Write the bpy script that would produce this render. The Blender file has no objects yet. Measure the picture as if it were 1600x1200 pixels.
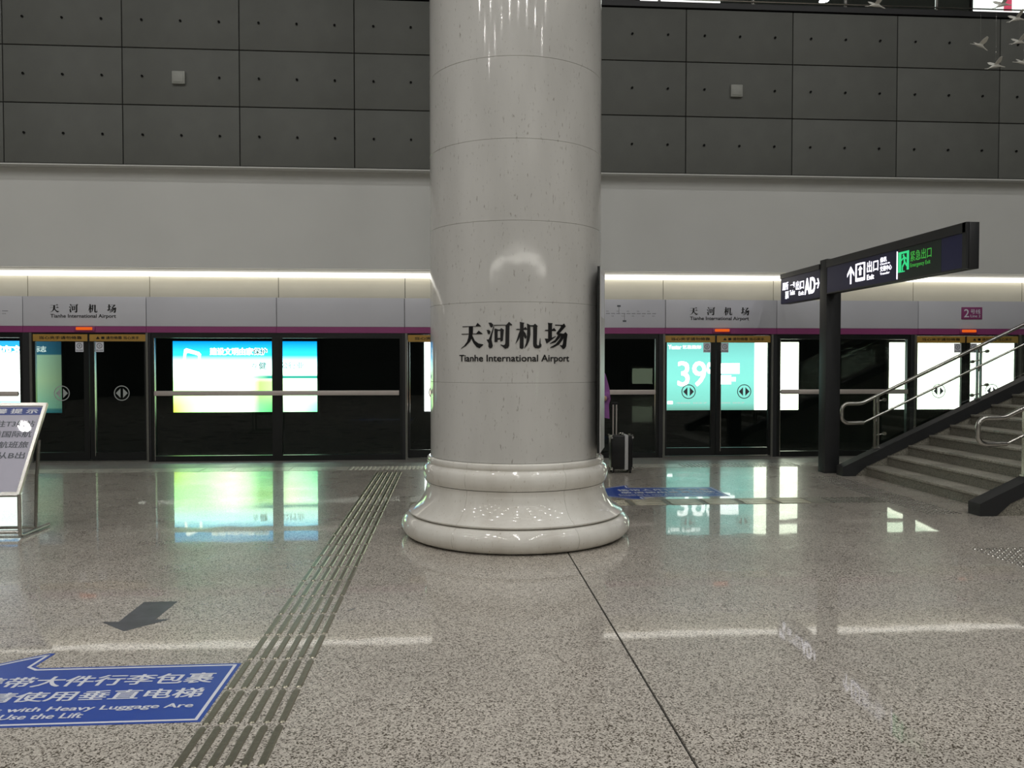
import bpy, bmesh, math, random
from mathutils import Vector, Matrix
random.seed(7)
S = bpy.context.scene
COL = S.collection

# ------------------------------------------------------------------ camera, world, exposure
F_PX = 1290.0
YAW, PITCH = math.atan(92 / F_PX), math.atan(34 / F_PX)
cam_d = bpy.data.cameras.new('camera')
cam_d.sensor_width = 36.0
cam_d.lens = 36.0 * F_PX / 1600.0
cam_d.clip_start, cam_d.clip_end = 0.05, 200
cam = bpy.data.objects.new('camera', cam_d)
COL.objects.link(cam)
cam.location = (0, 0, 1.6)
cam.rotation_euler = (math.pi / 2 - PITCH, 0, -YAW)
S.camera = cam

world = bpy.data.worlds.new('world')
S.world = world
world.use_nodes = True
world.node_tree.nodes['Background'].inputs[0].default_value = (0.5, 0.5, 0.5, 1)
world.node_tree.nodes['Background'].inputs[1].default_value = 0.02

S.view_settings.view_transform = 'Standard'
S.view_settings.look = 'None'
S.view_settings.gamma = 1.0
S.view_settings.use_curve_mapping = False
S.view_settings.exposure = 0.0
S.cycles.use_denoising = True
S.cycles.transparent_max_bounces = 16
S.cycles.max_bounces = 5
S.cycles.use_adaptive_sampling = True
S.cycles.adaptive_threshold = 0.04
S.cycles.diffuse_bounces = 3
S.cycles.glossy_bounces = 4
S.cycles.sample_clamp_indirect = 6.0
S.cycles.caustics_reflective = False
S.cycles.caustics_refractive = False

LAMP_POWER = 252.0      # ceiling downlights
LED_POWER = 2.4         # cove strip over the platform doors
AD_POWER = 4.5          # lightboxes across the track

# ------------------------------------------------------------------ materials
def lin(r, g, b):
    f = lambda c: ((c / 255 + 0.055) / 1.055) ** 2.4 if c > 10 else c / 255 / 12.92
    return (f(r), f(g), f(b), 1.0)

def mat(name, col, rough=0.5, metal=0.0, spec=0.5, emit=None, strength=0.0, var=0.0, vscale=8.0, coat=0.0, bump=0.0):
    m = bpy.data.materials.new(name)
    m.use_nodes = True
    nt = m.node_tree
    b = nt.nodes['Principled BSDF']
    b.inputs['Base Color'].default_value = col
    b.inputs['Roughness'].default_value = rough
    b.inputs['Metallic'].default_value = metal
    b.inputs['Specular IOR Level'].default_value = spec
    b.inputs['Coat Weight'].default_value = coat
    b.inputs['Coat Roughness'].default_value = 0.015
    if emit:
        b.inputs['Emission Color'].default_value = emit
        b.inputs['Emission Strength'].default_value = strength
    if var or bump:
        tc = nt.nodes.new('ShaderNodeTexCoord')
        n = nt.nodes.new('ShaderNodeTexNoise')
        n.inputs['Scale'].default_value = vscale
        n.inputs['Detail'].default_value = 4
        nt.links.new(tc.outputs['Object'], n.inputs['Vector'])
        if var:
            r = nt.nodes.new('ShaderNodeValToRGB')
            r.color_ramp.elements[0].position = 0.3
            r.color_ramp.elements[1].position = 0.7
            r.color_ramp.elements[0].color = tuple(c * (1 - var) for c in col[:3]) + (1,)
            r.color_ramp.elements[1].color = tuple(min(1, c * (1 + var)) for c in col[:3]) + (1,)
            nt.links.new(n.outputs['Fac'], r.inputs[0])
            nt.links.new(r.outputs[0], b.inputs['Base Color'])
        if bump:
            bp = nt.nodes.new('ShaderNodeBump')
            bp.inputs['Strength'].default_value = bump
            bp.inputs['Distance'].default_value = 0.002
            nt.links.new(n.outputs['Fac'], bp.inputs['Height'])
            nt.links.new(bp.outputs[0], b.inputs['Normal'])
    return m

def granite(name, dark, mid, light, rough, scale=190.0, spec=0.5, coat=0.0):
    m = bpy.data.materials.new(name)
    m.use_nodes = True
    nt = m.node_tree
    N, L = nt.nodes.new, nt.links.new
    b = nt.nodes['Principled BSDF']
    tc = N('ShaderNodeTexCoord')
    v = N('ShaderNodeTexVoronoi')
    v.inputs['Scale'].default_value = scale
    L(tc.outputs['Object'], v.inputs['Vector'])
    sep = N('ShaderNodeSeparateColor')
    L(v.outputs['Color'], sep.inputs[0])
    r = N('ShaderNodeValToRGB')
    cr = r.color_ramp
    cr.elements[0].position, cr.elements[0].color = 0.0, dark
    cr.elements[1].position, cr.elements[1].color = 1.0, light
    e = cr.elements.new(0.22); e.color = dark
    e = cr.elements.new(0.36); e.color = mid
    e = cr.elements.new(0.72); e.color = mid
    L(sep.outputs[0], r.inputs[0])
    n2 = N('ShaderNodeTexNoise')
    n2.inputs['Scale'].default_value = 1.3
    n2.inputs['Detail'].default_value = 3
    L(tc.outputs['Object'], n2.inputs['Vector'])
    mr = N('ShaderNodeMapRange')
    mr.inputs['From Min'].default_value, mr.inputs['From Max'].default_value = 0.3, 0.7
    mr.inputs['To Min'].default_value, mr.inputs['To Max'].default_value = 0.93, 1.06
    L(n2.outputs['Fac'], mr.inputs['Value'])
    mx = N('ShaderNodeMix')
    mx.data_type = 'RGBA'; mx.blend_type = 'MULTIPLY'
    mx.inputs[0].default_value = 1.0
    L(r.outputs[0], mx.inputs[6])
    L(mr.outputs[0], mx.inputs[7])
    L(mx.outputs[2], b.inputs['Base Color'])
    n3 = N('ShaderNodeTexNoise')
    n3.inputs['Scale'].default_value = 2.2
    n3.inputs['Detail'].default_value = 5
    L(tc.outputs['Object'], n3.inputs['Vector'])
    mr2 = N('ShaderNodeMapRange')
    mr2.inputs['From Min'].default_value, mr2.inputs['From Max'].default_value = 0.3, 0.7
    mr2.inputs['To Min'].default_value, mr2.inputs['To Max'].default_value = rough * 0.8, rough * 1.25
    L(n3.outputs['Fac'], mr2.inputs['Value'])
    L(mr2.outputs[0], b.inputs['Roughness'])
    b.inputs['Specular IOR Level'].default_value = spec
    b.inputs['Coat Weight'].default_value = coat
    b.inputs['Coat Roughness'].default_value = 0.03
    n4 = N('ShaderNodeTexNoise')
    n4.inputs['Scale'].default_value = 3.0
    n4.inputs['Detail'].default_value = 1
    L(tc.outputs['Object'], n4.inputs['Vector'])
    bp = N('ShaderNodeBump')
    bp.inputs['Strength'].default_value = 0.12
    bp.inputs['Distance'].default_value = 0.004
    L(n4.outputs['Fac'], bp.inputs['Height'])
    L(bp.outputs[0], b.inputs['Normal'])
    L(bp.outputs[0], b.inputs['Coat Normal'])
    return m

def marble(name, base, fleck, vein, rough):
    m = bpy.data.materials.new(name)
    m.use_nodes = True
    nt = m.node_tree
    N, L = nt.nodes.new, nt.links.new
    b = nt.nodes['Principled BSDF']
    tc = N('ShaderNodeTexCoord')
    mp = N('ShaderNodeMapping')
    mp.inputs['Scale'].default_value = (1, 1, 0.28)
    L(tc.outputs['Object'], mp.inputs['Vector'])
    n1 = N('ShaderNodeTexNoise')
    n1.inputs['Scale'].default_value = 62
    n1.inputs['Detail'].default_value = 3
    L(mp.outputs[0], n1.inputs['Vector'])
    r1 = N('ShaderNodeValToRGB')
    r1.color_ramp.elements[0].position, r1.color_ramp.elements[0].color = 0.25, fleck
    r1.color_ramp.elements[1].position, r1.color_ramp.elements[1].color = 0.36, (1, 1, 1, 1)
    L(n1.outputs['Fac'], r1.inputs[0])
    n2 = N('ShaderNodeTexNoise')
    n2.inputs['Scale'].default_value = 3.0
    n2.inputs['Detail'].default_value = 6
    L(mp.outputs[0], n2.inputs['Vector'])
    r2 = N('ShaderNodeValToRGB')
    r2.color_ramp.elements[0].position, r2.color_ramp.elements[0].color = 0.3, vein
    r2.color_ramp.elements[1].position, r2.color_ramp.elements[1].color = 0.65, base
    L(n2.outputs['Fac'], r2.inputs[0])
    mx = N('ShaderNodeMix')
    mx.data_type = 'RGBA'; mx.blend_type = 'MULTIPLY'
    mx.inputs[0].default_value = 1.0
    L(r2.outputs[0], mx.inputs[6]); L(r1.outputs[0], mx.inputs[7])
    L(mx.outputs[2], b.inputs['Base Color'])
    b.inputs['Roughness'].default_value = rough
    n3 = N('ShaderNodeTexNoise')
    n3.inputs['Scale'].default_value = 5
    L(tc.outputs['Object'], n3.inputs['Vector'])
    bp = N('ShaderNodeBump')
    bp.inputs['Strength'].default_value = 0.1
    bp.inputs['Distance'].default_value = 0.01
    L(n3.outputs['Fac'], bp.inputs['Height'])
    L(bp.outputs[0], b.inputs['Normal'])
    return m

def glass(name, tint, ior=1.5, rough=0.0):
    m = bpy.data.materials.new(name)
    m.use_nodes = True
    nt = m.node_tree
    nt.nodes.clear()
    N, L = nt.nodes.new, nt.links.new
    out = N('ShaderNodeOutputMaterial')
    t = N('ShaderNodeBsdfTransparent'); t.inputs[0].default_value = tint
    g = N('ShaderNodeBsdfGlossy'); g.inputs['Roughness'].default_value = rough
    fr = N('ShaderNodeFresnel'); fr.inputs[0].default_value = ior
    mx = N('ShaderNodeMixShader')
    L(fr.outputs[0], mx.inputs[0]); L(t.outputs[0], mx.inputs[1]); L(g.outputs[0], mx.inputs[2])
    L(mx.outputs[0], out.inputs[0])
    return m

def emit(name, col, strength):
    m = bpy.data.materials.new(name)
    m.use_nodes = True
    nt = m.node_tree
    nt.nodes.clear()
    out = nt.nodes.new('ShaderNodeOutputMaterial')
    e = nt.nodes.new('ShaderNodeEmission')
    e.inputs[0].default_value = col
    e.inputs[1].default_value = strength
    nt.links.new(e.outputs[0], out.inputs[0])
    return m

M = {}
M['floor'] = granite('polished_granite', lin(86, 78, 68), lin(190, 183, 173), lin(226, 219, 208), 0.30, 150, spec=0.4, coat=0.56)
M['floor_matt'] = granite('flamed_granite', lin(96, 94, 88), lin(138, 136, 130), lin(160, 158, 152), 0.42, 170)
M['edge_stone'] = granite('pale_edge_granite', lin(150, 147, 138), lin(190, 187, 176), lin(205, 202, 190), 0.3, 170)
M['step'] = granite('step_granite', lin(84, 82, 74), lin(134, 131, 120), lin(158, 154, 142), 0.4, 170)
M['step_edge'] = granite('step_nosing_granite', lin(112, 109, 100), lin(170, 166, 154), lin(192, 188, 176), 0.4, 170)
M['column'] = marble('column_marble', lin(207, 206, 202), (0.55, 0.53, 0.50, 1), lin(193, 192, 188), 0.075)
M['base'] = marble('base_marble', lin(232, 230, 223), (0.7, 0.66, 0.6, 1), lin(210, 206, 197), 0.07)
M['grout'] = mat('grout', lin(120, 112, 100), 0.8)
M['panel'] = mat('grey_concrete_panel', lin(104, 106, 102), 0.6, var=0.05, vscale=3, spec=0.3)
M['joint'] = mat('dark_joint', lin(38, 38, 36), 0.9)
M['white_wall'] = mat('white_painted_wall', lin(211, 212, 209), 0.7, var=0.02, vscale=1.5)
M['header'] = mat('white_header_panel', lin(208, 209, 216), 0.28, var=0.015, vscale=2)
M['cream'] = mat('cream_cove_panel', lin(226, 222, 206), 0.45, var=0.02, vscale=3)
M['magenta'] = mat('magenta_strip', lin(146, 66, 118), 0.35, var=0.05, vscale=3)
M['black'] = mat('black_frame', lin(22, 24, 24), 0.3, var=0.1, vscale=5)
M['black_matt'] = mat('black_matt', lin(16, 17, 17), 0.8, var=0.1, vscale=5)
M['charcoal'] = mat('charcoal_metal', lin(34, 35, 37), 0.5, metal=0.0, var=0.06, vscale=6)
M['steel'] = mat('brushed_steel', lin(190, 188, 182), 0.26, metal=1.0, var=0.05, vscale=30)
M['chrome'] = mat('polished_steel', lin(214, 212, 206), 0.12, metal=1.0, var=0.03, vscale=20)
M['bar'] = mat('satin_push_bar', lin(206, 196, 190), 0.38, metal=0.35, var=0.03, vscale=10)
M['board_face'] = mat('silver_grey_board', lin(188, 188, 188), 0.4, var=0.04, vscale=6)
M['grey_metal'] = mat('grey_pillar_metal', lin(128, 128, 122), 0.35, metal=0.7, var=0.04, vscale=10)
M['tactile'] = mat('tactile_bar_metal', lin(150, 146, 130), 0.28, metal=0.8, var=0.12, vscale=60)
M['yellow'] = mat('ochre_warning_strip', lin(176, 138, 62), 0.5, var=0.06, vscale=10)
M['ink'] = mat('black_lettering', lin(14, 13, 14), 0.45, var=0.1, vscale=20)
M['ink_soft'] = mat('grey_lettering', lin(96, 100, 108), 0.5, var=0.1, vscale=20)
M['white_print'] = mat('white_print', lin(225, 227, 236), 0.5, var=0.02, vscale=20)
M['blue_print'] = mat('blue_floor_vinyl', lin(34, 74, 168), 0.3, var=0.04, vscale=6)
M['grey_print'] = mat('worn_grey_vinyl', lin(86, 88, 94), 0.4, var=0.22, vscale=9)
M['navy'] = mat('navy_sign_face', lin(28, 30, 84), 0.5, var=0.05, vscale=4)
M['greenface'] = mat('dark_green_sign_face', lin(16, 40, 34), 0.5, var=0.05, vscale=4)
M['glass'] = glass('platform_door_glass', (0.86, 0.93, 0.90, 1), 1.45)
M['rail_glass'] = glass('railing_glass', (0.90, 0.95, 0.93, 1), 1.45)
M['emblem'] = mat('frosted_emblem', lin(168, 174, 172), 0.5, var=0.03, vscale=20)
M['tunnel'] = mat('tunnel_dark', lin(26, 28, 28), 0.85, var=0.2, vscale=2)
M['ceil'] = mat('ceiling_white', lin(170, 170, 168), 0.8, var=0.02, vscale=2)
M['hall_far'] = mat('hall_far_wall', lin(48, 49, 48), 0.8, var=0.05, vscale=1)
M['lamp'] = emit('downlight_glow', (1.0, 0.985, 0.955, 1), LAMP_POWER)
M['led'] = emit('led_cove_glow', (1.0, 0.96, 0.86, 1), LED_POWER)
M['orange'] = emit('orange_indicator', (1.0, 0.15, 0.02, 1), 0.75)
M['sign_white'] = emit('backlit_white_lettering', (0.92, 0.90, 1.0, 1), 2.2)
M['sign_green'] = emit('backlit_green', (0.05, 0.75, 0.27, 1), 0.95)
M['sign_green_dim'] = emit('backlit_green_dim', (0.10, 0.62, 0.10, 1), 0.55)
M['sign_green_dark'] = mat('sign_green_dark', lin(10, 50, 34), 0.4)
M['bird'] = mat('brushed_grey_bird', lin(214, 213, 205), 0.45, metal=0.0, var=0.05, vscale=20)
M['pink'] = emit('backlit_pink_print', (0.85, 0.10, 0.18, 1), 1.0)
M['rear_strip'] = emit('added_arch_strip_glow', (1.0, 0.97, 0.88, 1), 13.0)
M['screen'] = emit('added_screen_glow', (0.85, 1.0, 0.7, 1), 1.8)
M['pale_bar'] = mat('pale_tactile_bar', lin(206, 203, 188), 0.4, var=0.05, vscale=40)
M['purple'] = mat('purple_cloth', lin(146, 92, 156), 0.8, var=0.15, vscale=14)
M['trousers'] = mat('dark_trousers', lin(44, 44, 54), 0.8, var=0.1, vscale=14)
M['skin'] = mat('skin', lin(206, 160, 130), 0.5, var=0.04, vscale=14)
M['hair'] = mat('black_hair', lin(24, 20, 18), 0.5, var=0.2, vscale=30)
M['case'] = mat('black_case_shell', lin(20, 20, 21), 0.35, var=0.1, vscale=12)
M['rubber'] = mat('black_rubber', lin(18, 18, 18), 0.7, var=0.1, vscale=20)
M['stand_paper'] = mat('pale_lilac_notice', lin(196, 194, 208), 0.6, spec=0.1, var=0.02, vscale=8, coat=1.0)
M['stand_blue'] = mat('blue_notice_title', lin(38, 62, 140), 0.3, coat=1.0)
M['fixture'] = mat('pale_wall_box', lin(158, 160, 154), 0.5, var=0.05, vscale=20)
M['speaker'] = mat('grey_speaker_grille', lin(120, 120, 116), 0.6, var=0.15, vscale=120)
M['led_body'] = mat('white_metal', lin(220, 220, 216), 0.4, var=0.02, vscale=10)

def poster(name, build, strength):
    """backlit print: colour from a node graph over Generated coordinates (x = left-right, z = up)"""
    m = bpy.data.materials.new(name)
    m.use_nodes = True
    nt = m.node_tree
    nt.nodes.clear()
    N, L = nt.nodes.new, nt.links.new
    out = N('ShaderNodeOutputMaterial')
    e = N('ShaderNodeEmission')
    e.inputs[1].default_value = strength
    tc = N('ShaderNodeTexCoord')
    sp = N('ShaderNodeSeparateXYZ')
    L(tc.outputs['Generated'], sp.inputs[0])
    def ramp(src, stops, const=False):
        r = N('ShaderNodeValToRGB')
        cr = r.color_ramp
        if const: cr.interpolation = 'CONSTANT'
        cr.elements[0].position, cr.elements[0].color = stops[0][0], stops[0][1]
        cr.elements[1].position, cr.elements[1].color = stops[-1][0], stops[-1][1]
        for p, c in stops[1:-1]:
            k = cr.elements.new(p); k.color = c
        L(src, r.inputs[0])
        return r.outputs[0]
    def mix(fac, a, b):
        x = N('ShaderNodeMix'); x.data_type = 'RGBA'
        L(fac, x.inputs[0]); L(a, x.inputs[6]); L(b, x.inputs[7])
        return x.outputs[2]
    L(build(sp.outputs[0], sp.outputs[2], ramp, mix, tc, N, L), e.inputs[0])
    L(e.outputs[0], out.inputs[0])
    return m

def g1(v): return (v, v, v, 1)

# ------------------------------------------------------------------ mesh helpers
ROOT = {}
class MB:
    def __init__(self): self.bm = bmesh.new()
    def box(self, x0, x1, y0, y1, z0, z1, bev=0.0):
        bm = self.bm
        v = [bm.verts.new(p) for p in ((x0, y0, z0), (x1, y0, z0), (x1, y1, z0), (x0, y1, z0), (x0, y0, z1), (x1, y0, z1), (x1, y1, z1), (x0, y1, z1))]
        fs = [bm.faces.new([v[i] for i in f]) for f in ((3, 2, 1, 0), (4, 5, 6, 7), (0, 1, 5, 4), (1, 2, 6, 5), (2, 3, 7, 6), (3, 0, 4, 7))]
        if bev:
            es = list({e for f in fs for e in f.edges})
            bmesh.ops.bevel(bm, geom=es, offset=bev, segments=2, affect='EDGES', profile=0.5)
        return self
    def obox(self, o, u, v, w):
        """box from corner o along edge vectors u, v, w"""
        bm = self.bm
        o, u, v, w = Vector(o), Vector(u), Vector(v), Vector(w)
        P = [o, o + u, o + u + v, o + v, o + w, o + u + w, o + u + v + w, o + v + w]
        V = [bm.verts.new(p) for p in P]
        for f in ((3, 2, 1, 0), (4, 5, 6, 7), (0, 1, 5, 4), (1, 2, 6, 5), (2, 3, 7, 6), (3, 0, 4, 7)):
            bm.faces.new([V[i] for i in f])
        return self
    def tube(self, pts, r, n=10, caps=True):
        bm = self.bm
        pts = [Vector(p) for p in pts]
        rs = r if isinstance(r, (list, tuple)) else [r] * len(pts)
        rings = []
        ref = None
        for i, p in enumerate(pts):
            if i == 0: t = pts[1] - p
            elif i == len(pts) - 1: t = p - pts[i - 1]
            else: t = (pts[i + 1] - p).normalized() + (p - pts[i - 1]).normalized()
            t.normalize()
            if ref is None:
                ref = Vector((0, 0, 1)) if abs(t.z) < 0.9 else Vector((1, 0, 0))
            a = (ref - t * ref.dot(t)).normalized()
            ref = a
            b = t.cross(a)
            rings.append([bm.verts.new(p + (a * math.cos(2 * math.pi * k / n) + b * math.sin(2 * math.pi * k / n)) * rs[i]) for k in range(n)])
        for q, s in zip(rings, rings[1:]):
            for k in range(n):
                f = bm.faces.new((q[k], q[(k + 1) % n], s[(k + 1) % n], s[k])); f.smooth = True
        if caps:
            bm.faces.new(list(reversed(rings[0]))); bm.faces.new(rings[-1])
        return self
    def lathe(self, prof, c, n=48, a0=0.0, a1=2 * math.pi, closed=False, smooth=True):
        """revolve (r, z) profile about the vertical through c; a partial sweep of a closed profile gets end caps"""
        bm = self.bm
        full = abs(a1 - a0 - 2 * math.pi) < 1e-6
        m = n if full else n + 1
        rings = []
        for i in range(m):
            a = a0 + (a1 - a0) * i / n
            rings.append([bm.verts.new((c[0] + r * math.cos(a), c[1] + r * math.sin(a), c[2] + z)) for r, z in prof])
        k = len(prof)
        for i in range(n):
            p, q = rings[i], rings[(i + 1) % m]
            for j in range(k if closed else k - 1):
                try:
                    f = bm.faces.new((p[j], q[j], q[(j + 1) % k], p[(j + 1) % k])); f.smooth = smooth
                except ValueError: pass
        if closed and not full:
            bm.faces.new(list(reversed(rings[0]))); bm.faces.new(rings[-1])
        return self
    def prism(self, poly, fn, d):
        """extrude a polygon (list of (u, v)) mapped by fn(u, v, w) from w=0 to w=d"""
        bm = self.bm
        a = [bm.verts.new(fn(u, v, 0)) for u, v in poly]
        b = [bm.verts.new(fn(u, v, d)) for u, v in poly]
        n = len(poly)
        bm.faces.new(a); bm.faces.new(list(reversed(b)))
        for i in range(n):
            bm.faces.new((a[i], b[i], b[(i + 1) % n], a[(i + 1) % n]))
        return self
    def flat(self, geo, fn):
        vs, fs = geo[0], geo[1]
        nl = geo[2] if len(geo) > 2 else 1
        per = len(vs) // nl
        V = []
        for i, (u, v) in enumerate(vs):
            p = Vector(fn(u, v))
            k = i // per if nl > 1 else 0
            if k:
                n = (Vector(fn(u + 1e-3, v)) - p).cross(Vector(fn(u, v + 1e-3)) - p).normalized()
                p = p + n * (0.00025 * k)
            V.append(self.bm.verts.new(p))
        for f in fs:
            try: self.bm.faces.new([V[i] for i in f])
            except ValueError: pass
        return self
    def mesh(self, name, shift=(0, 0, 0)):
        bm = self.bm
        bmesh.ops.recalc_face_normals(bm, faces=bm.faces)
        if any(shift): bmesh.ops.translate(bm, verts=bm.verts, vec=-Vector(shift))
        me = bpy.data.meshes.new(name)
        bm.to_mesh(me); bm.free()
        me.set_sharp_from_angle(angle=math.radians(32))
        return me
    def build(self, name, m, parent=None, label=None):
        sh = ROOT.get(parent.name, (0, 0, 0)) if parent else (0, 0, 0)
        me = self.mesh(name, sh)
        if m: me.materials.append(M[m] if isinstance(m, str) else m)
        o = bpy.data.objects.new(name, me)
        COL.objects.link(o)
        if parent:
            o.parent = parent
            ROOT[o.name] = sh
        if label: o['label'] = label
        return o

def put(name, me, loc, parent):
    """a further object on shared mesh data at world position loc"""
    o = bpy.data.objects.new(name, me)
    COL.objects.link(o)
    sh = Vector(ROOT.get(parent.name, (0, 0, 0)))
    o.parent = parent
    o.location = Vector(loc) - sh
    return o

def tag(o, label, cat=None, group=None, kind=None):
    o['label'] = label
    if cat: o['category'] = cat
    if group: o['group'] = group
    if kind: o['kind'] = kind
    return o

def thing(name, loc, label, cat, group=None):
    o = bpy.data.objects.new(name, None)
    COL.objects.link(o)
    o.location = loc
    o.empty_display_size = 0.1
    ROOT[o.name] = tuple(loc)
    return tag(o, label, cat, group)

def struct(o, label=None):
    o['kind'] = 'structure'
    if label: o['label'] = label
    return o

def struct_root(name, loc, label=None):
    o = bpy.data.objects.new(name, None)
    COL.objects.link(o)
    o.location = loc
    o.empty_display_size = 0.1
    ROOT[o.name] = tuple(loc)
    return struct(o, label)

# ------------------------------------------------------------------ lettering
def text_geo(s, box, bold=0.0, res=3):
    """filled outlines of s stretched to box = (u0, u1, v0, v1)"""
    c = bpy.data.curves.new('lettering', 'FONT')
    c.body = s
    c.resolution_u = res
    o = bpy.data.objects.new('lettering', c)
    COL.objects.link(o)
    dg = bpy.context.evaluated_depsgraph_get()
    me = bpy.data.meshes.new_from_object(o.evaluated_get(dg))
    vs = [(v.co.x, v.co.y) for v in me.vertices]
    fs = [list(p.vertices) for p in me.polygons]
    if bold > 0:
        v0_, f0_, n0_ = vs, fs, len(vs)
        vs, fs = [], []
        for q, (dx, dy) in enumerate(((bold, bold), (-bold, bold), (bold, -bold), (-bold, -bold), (0, 0))):
            vs += [(x + dx, y + dy * 0.7) for x, y in v0_]
            fs += [[i + q * n0_ for i in f] for f in f0_]
    bpy.data.objects.remove(o); bpy.data.curves.remove(c); bpy.data.meshes.remove(me)
    x0, x1 = min(v[0] for v in vs), max(v[0] for v in vs)
    y0, y1 = min(v[1] for v in vs), max(v[1] for v in vs)
    u0, u1, v0, v1 = box
    k = lambda a, a0, a1, b0, b1: b0 + (a - a0) / max(a1 - a0, 1e-6) * (b1 - b0)
    return [(k(x, x0, x1, u0, u1), k(y, y0, y1, v0, v1)) for x, y in vs], fs, (5 if bold > 0 else 1)

# the four characters of the station name, bold song-style outlines (x right, y down)
GLYPH = {
 'tian': ((152, 412), [
   [(172,145),(328,145),(350,108),(390,150),(172,153)],
   [(160,234),(335,234),(362,200),(404,236),(404,241),(160,243)],
   [(250,150),(298,150),(296,234),(285,280),(262,330),(215,378),(152,412),(152,408),(195,375),(228,330),(244,280),(250,234)],
   [(280,240),(292,262),(320,320),(360,352),(412,364),(412,370),(372,410),(340,395),(305,350),(282,300)]]),
 'he': ((463, 768), [
   [(487,108),(520,108),(545,130),(540,155),(520,166),(508,155),(500,130)],
   [(463,193),(495,194),(512,212),(505,240),(488,246),(478,232),(473,212)],
   [(550,150),(557,154),(532,250),(524,310),(540,380),(530,405),(505,409),(487,395),(490,350),(465,312),(465,307),(490,305),(510,260)],
   [(552,134),(700,134),(732,100),(768,132),(768,141),(552,143)],
   [(692,140),(737,140),(733,380),(720,405),(685,418),(665,400),(632,372),(632,365),(665,375),(682,368),(688,350)],
   [(560,176),(598,185),(598,335),(560,338)],
   [(590,190),(625,190),(640,172),(674,194),(668,206),(590,204)],
   [(630,195),(670,195),(660,322),(630,331)],
   [(590,290),(640,290),(640,306),(590,306)]]),
 'ji': ((815, 1125), [
   [(863,100),(918,112),(910,130),(908,405),(890,420),(862,410),(866,130)],
   [(822,183),(905,183),(930,158),(950,185),(950,193),(822,195)],
   [(867,195),(869,262),(850,312),(815,358),(815,350),(832,300),(850,240)],
   [(905,200),(930,232),(946,275),(936,298),(920,291),(907,255)],
   [(948,118),(992,140),(988,155),(990,250),(977,320),(952,375),(918,412),(918,405),(937,350),(947,280),(951,200)],
   [(985,139),(1025,139),(1045,120),(1079,148),(1070,162),(985,153)],
   [(1023,145),(1072,150),(1067,360),(1076,378),(1094,374),(1106,292),(1111,292),(1113,350),(1125,370),(1120,395),(1095,410),(1045,409),(1027,390),(1022,360)]]),
 'chang': ((1165, 1435), [
   [(1198,108),(1252,112),(1246,128),(1244,300),(1202,312),(1203,130)],
   [(1168,192),(1240,192),(1268,168),(1292,196),(1290,204),(1168,205)],
   [(1165,295),(1215,298),(1290,263),(1291,270),(1215,332),(1185,355)],
   [(1282,129),(1370,129),(1390,112),(1411,145),(1347,215),(1322,237),(1294,234),(1354,150),(1345,140),(1282,140)],
   [(1298,225),(1385,235),(1408,214),(1435,240),(1426,290),(1416,385),(1400,410),(1375,420),(1355,390),(1340,380),(1340,372),(1368,374),(1377,350),(1388,252),(1308,247)],
   [(1325,240),(1357,245),(1332,290),(1285,340),(1222,358),(1224,350),(1280,310)],
   [(1357,245),(1394,248),(1377,300),(1327,365),(1262,400),(1225,406),(1227,398),(1290,358),(1336,300)]]),
}
ORDER = ('tian', 'he', 'ji', 'chang')

def station_name(mb, fn, pitch, w, z0, z1, d):
    """four characters centred on u=0, each w wide, between heights z0 and z1"""
    for k, g in enumerate(ORDER):
        (x0, x1), strokes = GLYPH[g]
        uc = (k - 1.5) * pitch
        for st in strokes:
            poly = [(uc + ((x - x0) / (x1 - x0) - 0.5) * w, z0 + (420 - y) / 320 * (z1 - z0)) for x, y in st]
            mb.prism(poly, fn, d)

# ================================================================== SETTING
YW = 13.6      # face of the screen doors and the white wall
YD = 13.4      # face of the dark upper wall
ZC = 12.5      # ceiling
XL, XR, YB, YT = -16.0, 17.0, -13.0, 17.2
kd = YD / 13.55
zd = lambda z: 1.6 + (z - 1.6) * kd

# floor: slabs cut at the joints one can see
floor = struct(MB().box(XL, XR, YB, YW + 0.2, -0.3, -0.012).build('floor', 'joint'), 'speckled grey polished granite platform floor')
g = 0.006
for (x0, x1, y0, y1, mm) in ((XL, 0.96 - g, YB, 12.33, 'floor'), (0.96 + g, XR, YB, 9.07, 'floor'),
                             (0.96 + g, 4.94, 9.07 + g * 2, 9.45, 'step'), (4.94 + g * 2, XR, 9.07 + g * 2, 9.45, 'floor'), (0.96 + g, XR, 9.45 + g * 2, 12.33, 'floor'),
                             (XL, XR, 12.75 + g, YW + 0.2, 'floor_matt')):
    MB().box(x0, x1, y0, y1, -0.02, 0).build('floor_slab', mm, floor)
x = -10.6
em = MB().box(0.003, 0.427, 12.335, 12.75, -0.02, 0.001).mesh('edge_tile')
em.materials.append(M['edge_stone'])
while x < 12:
    put('edge_tile', em, (x, 0, 0), floor)
    x += 0.43

struct(MB().box(XL, XR, YB, 20, ZC, ZC + 0.2).build('ceiling', 'ceil'), 'pale hall ceiling')
struct(MB().box(XL - 0.2, XL, YB, 20, -1.4, ZC).build('wall_left', 'hall_far'), 'far end wall of the hall on the left')
struct(MB().box(XR, XR + 0.2, YB, 20, -1.4, ZC).build('wall_right', 'hall_far'), 'far end wall of the hall on the right')
struct(MB().box(XL, XR, YB - 0.2, YB, 0, ZC).build('wall_rear', 'hall_far'), 'dark wall behind the viewer')

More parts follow.
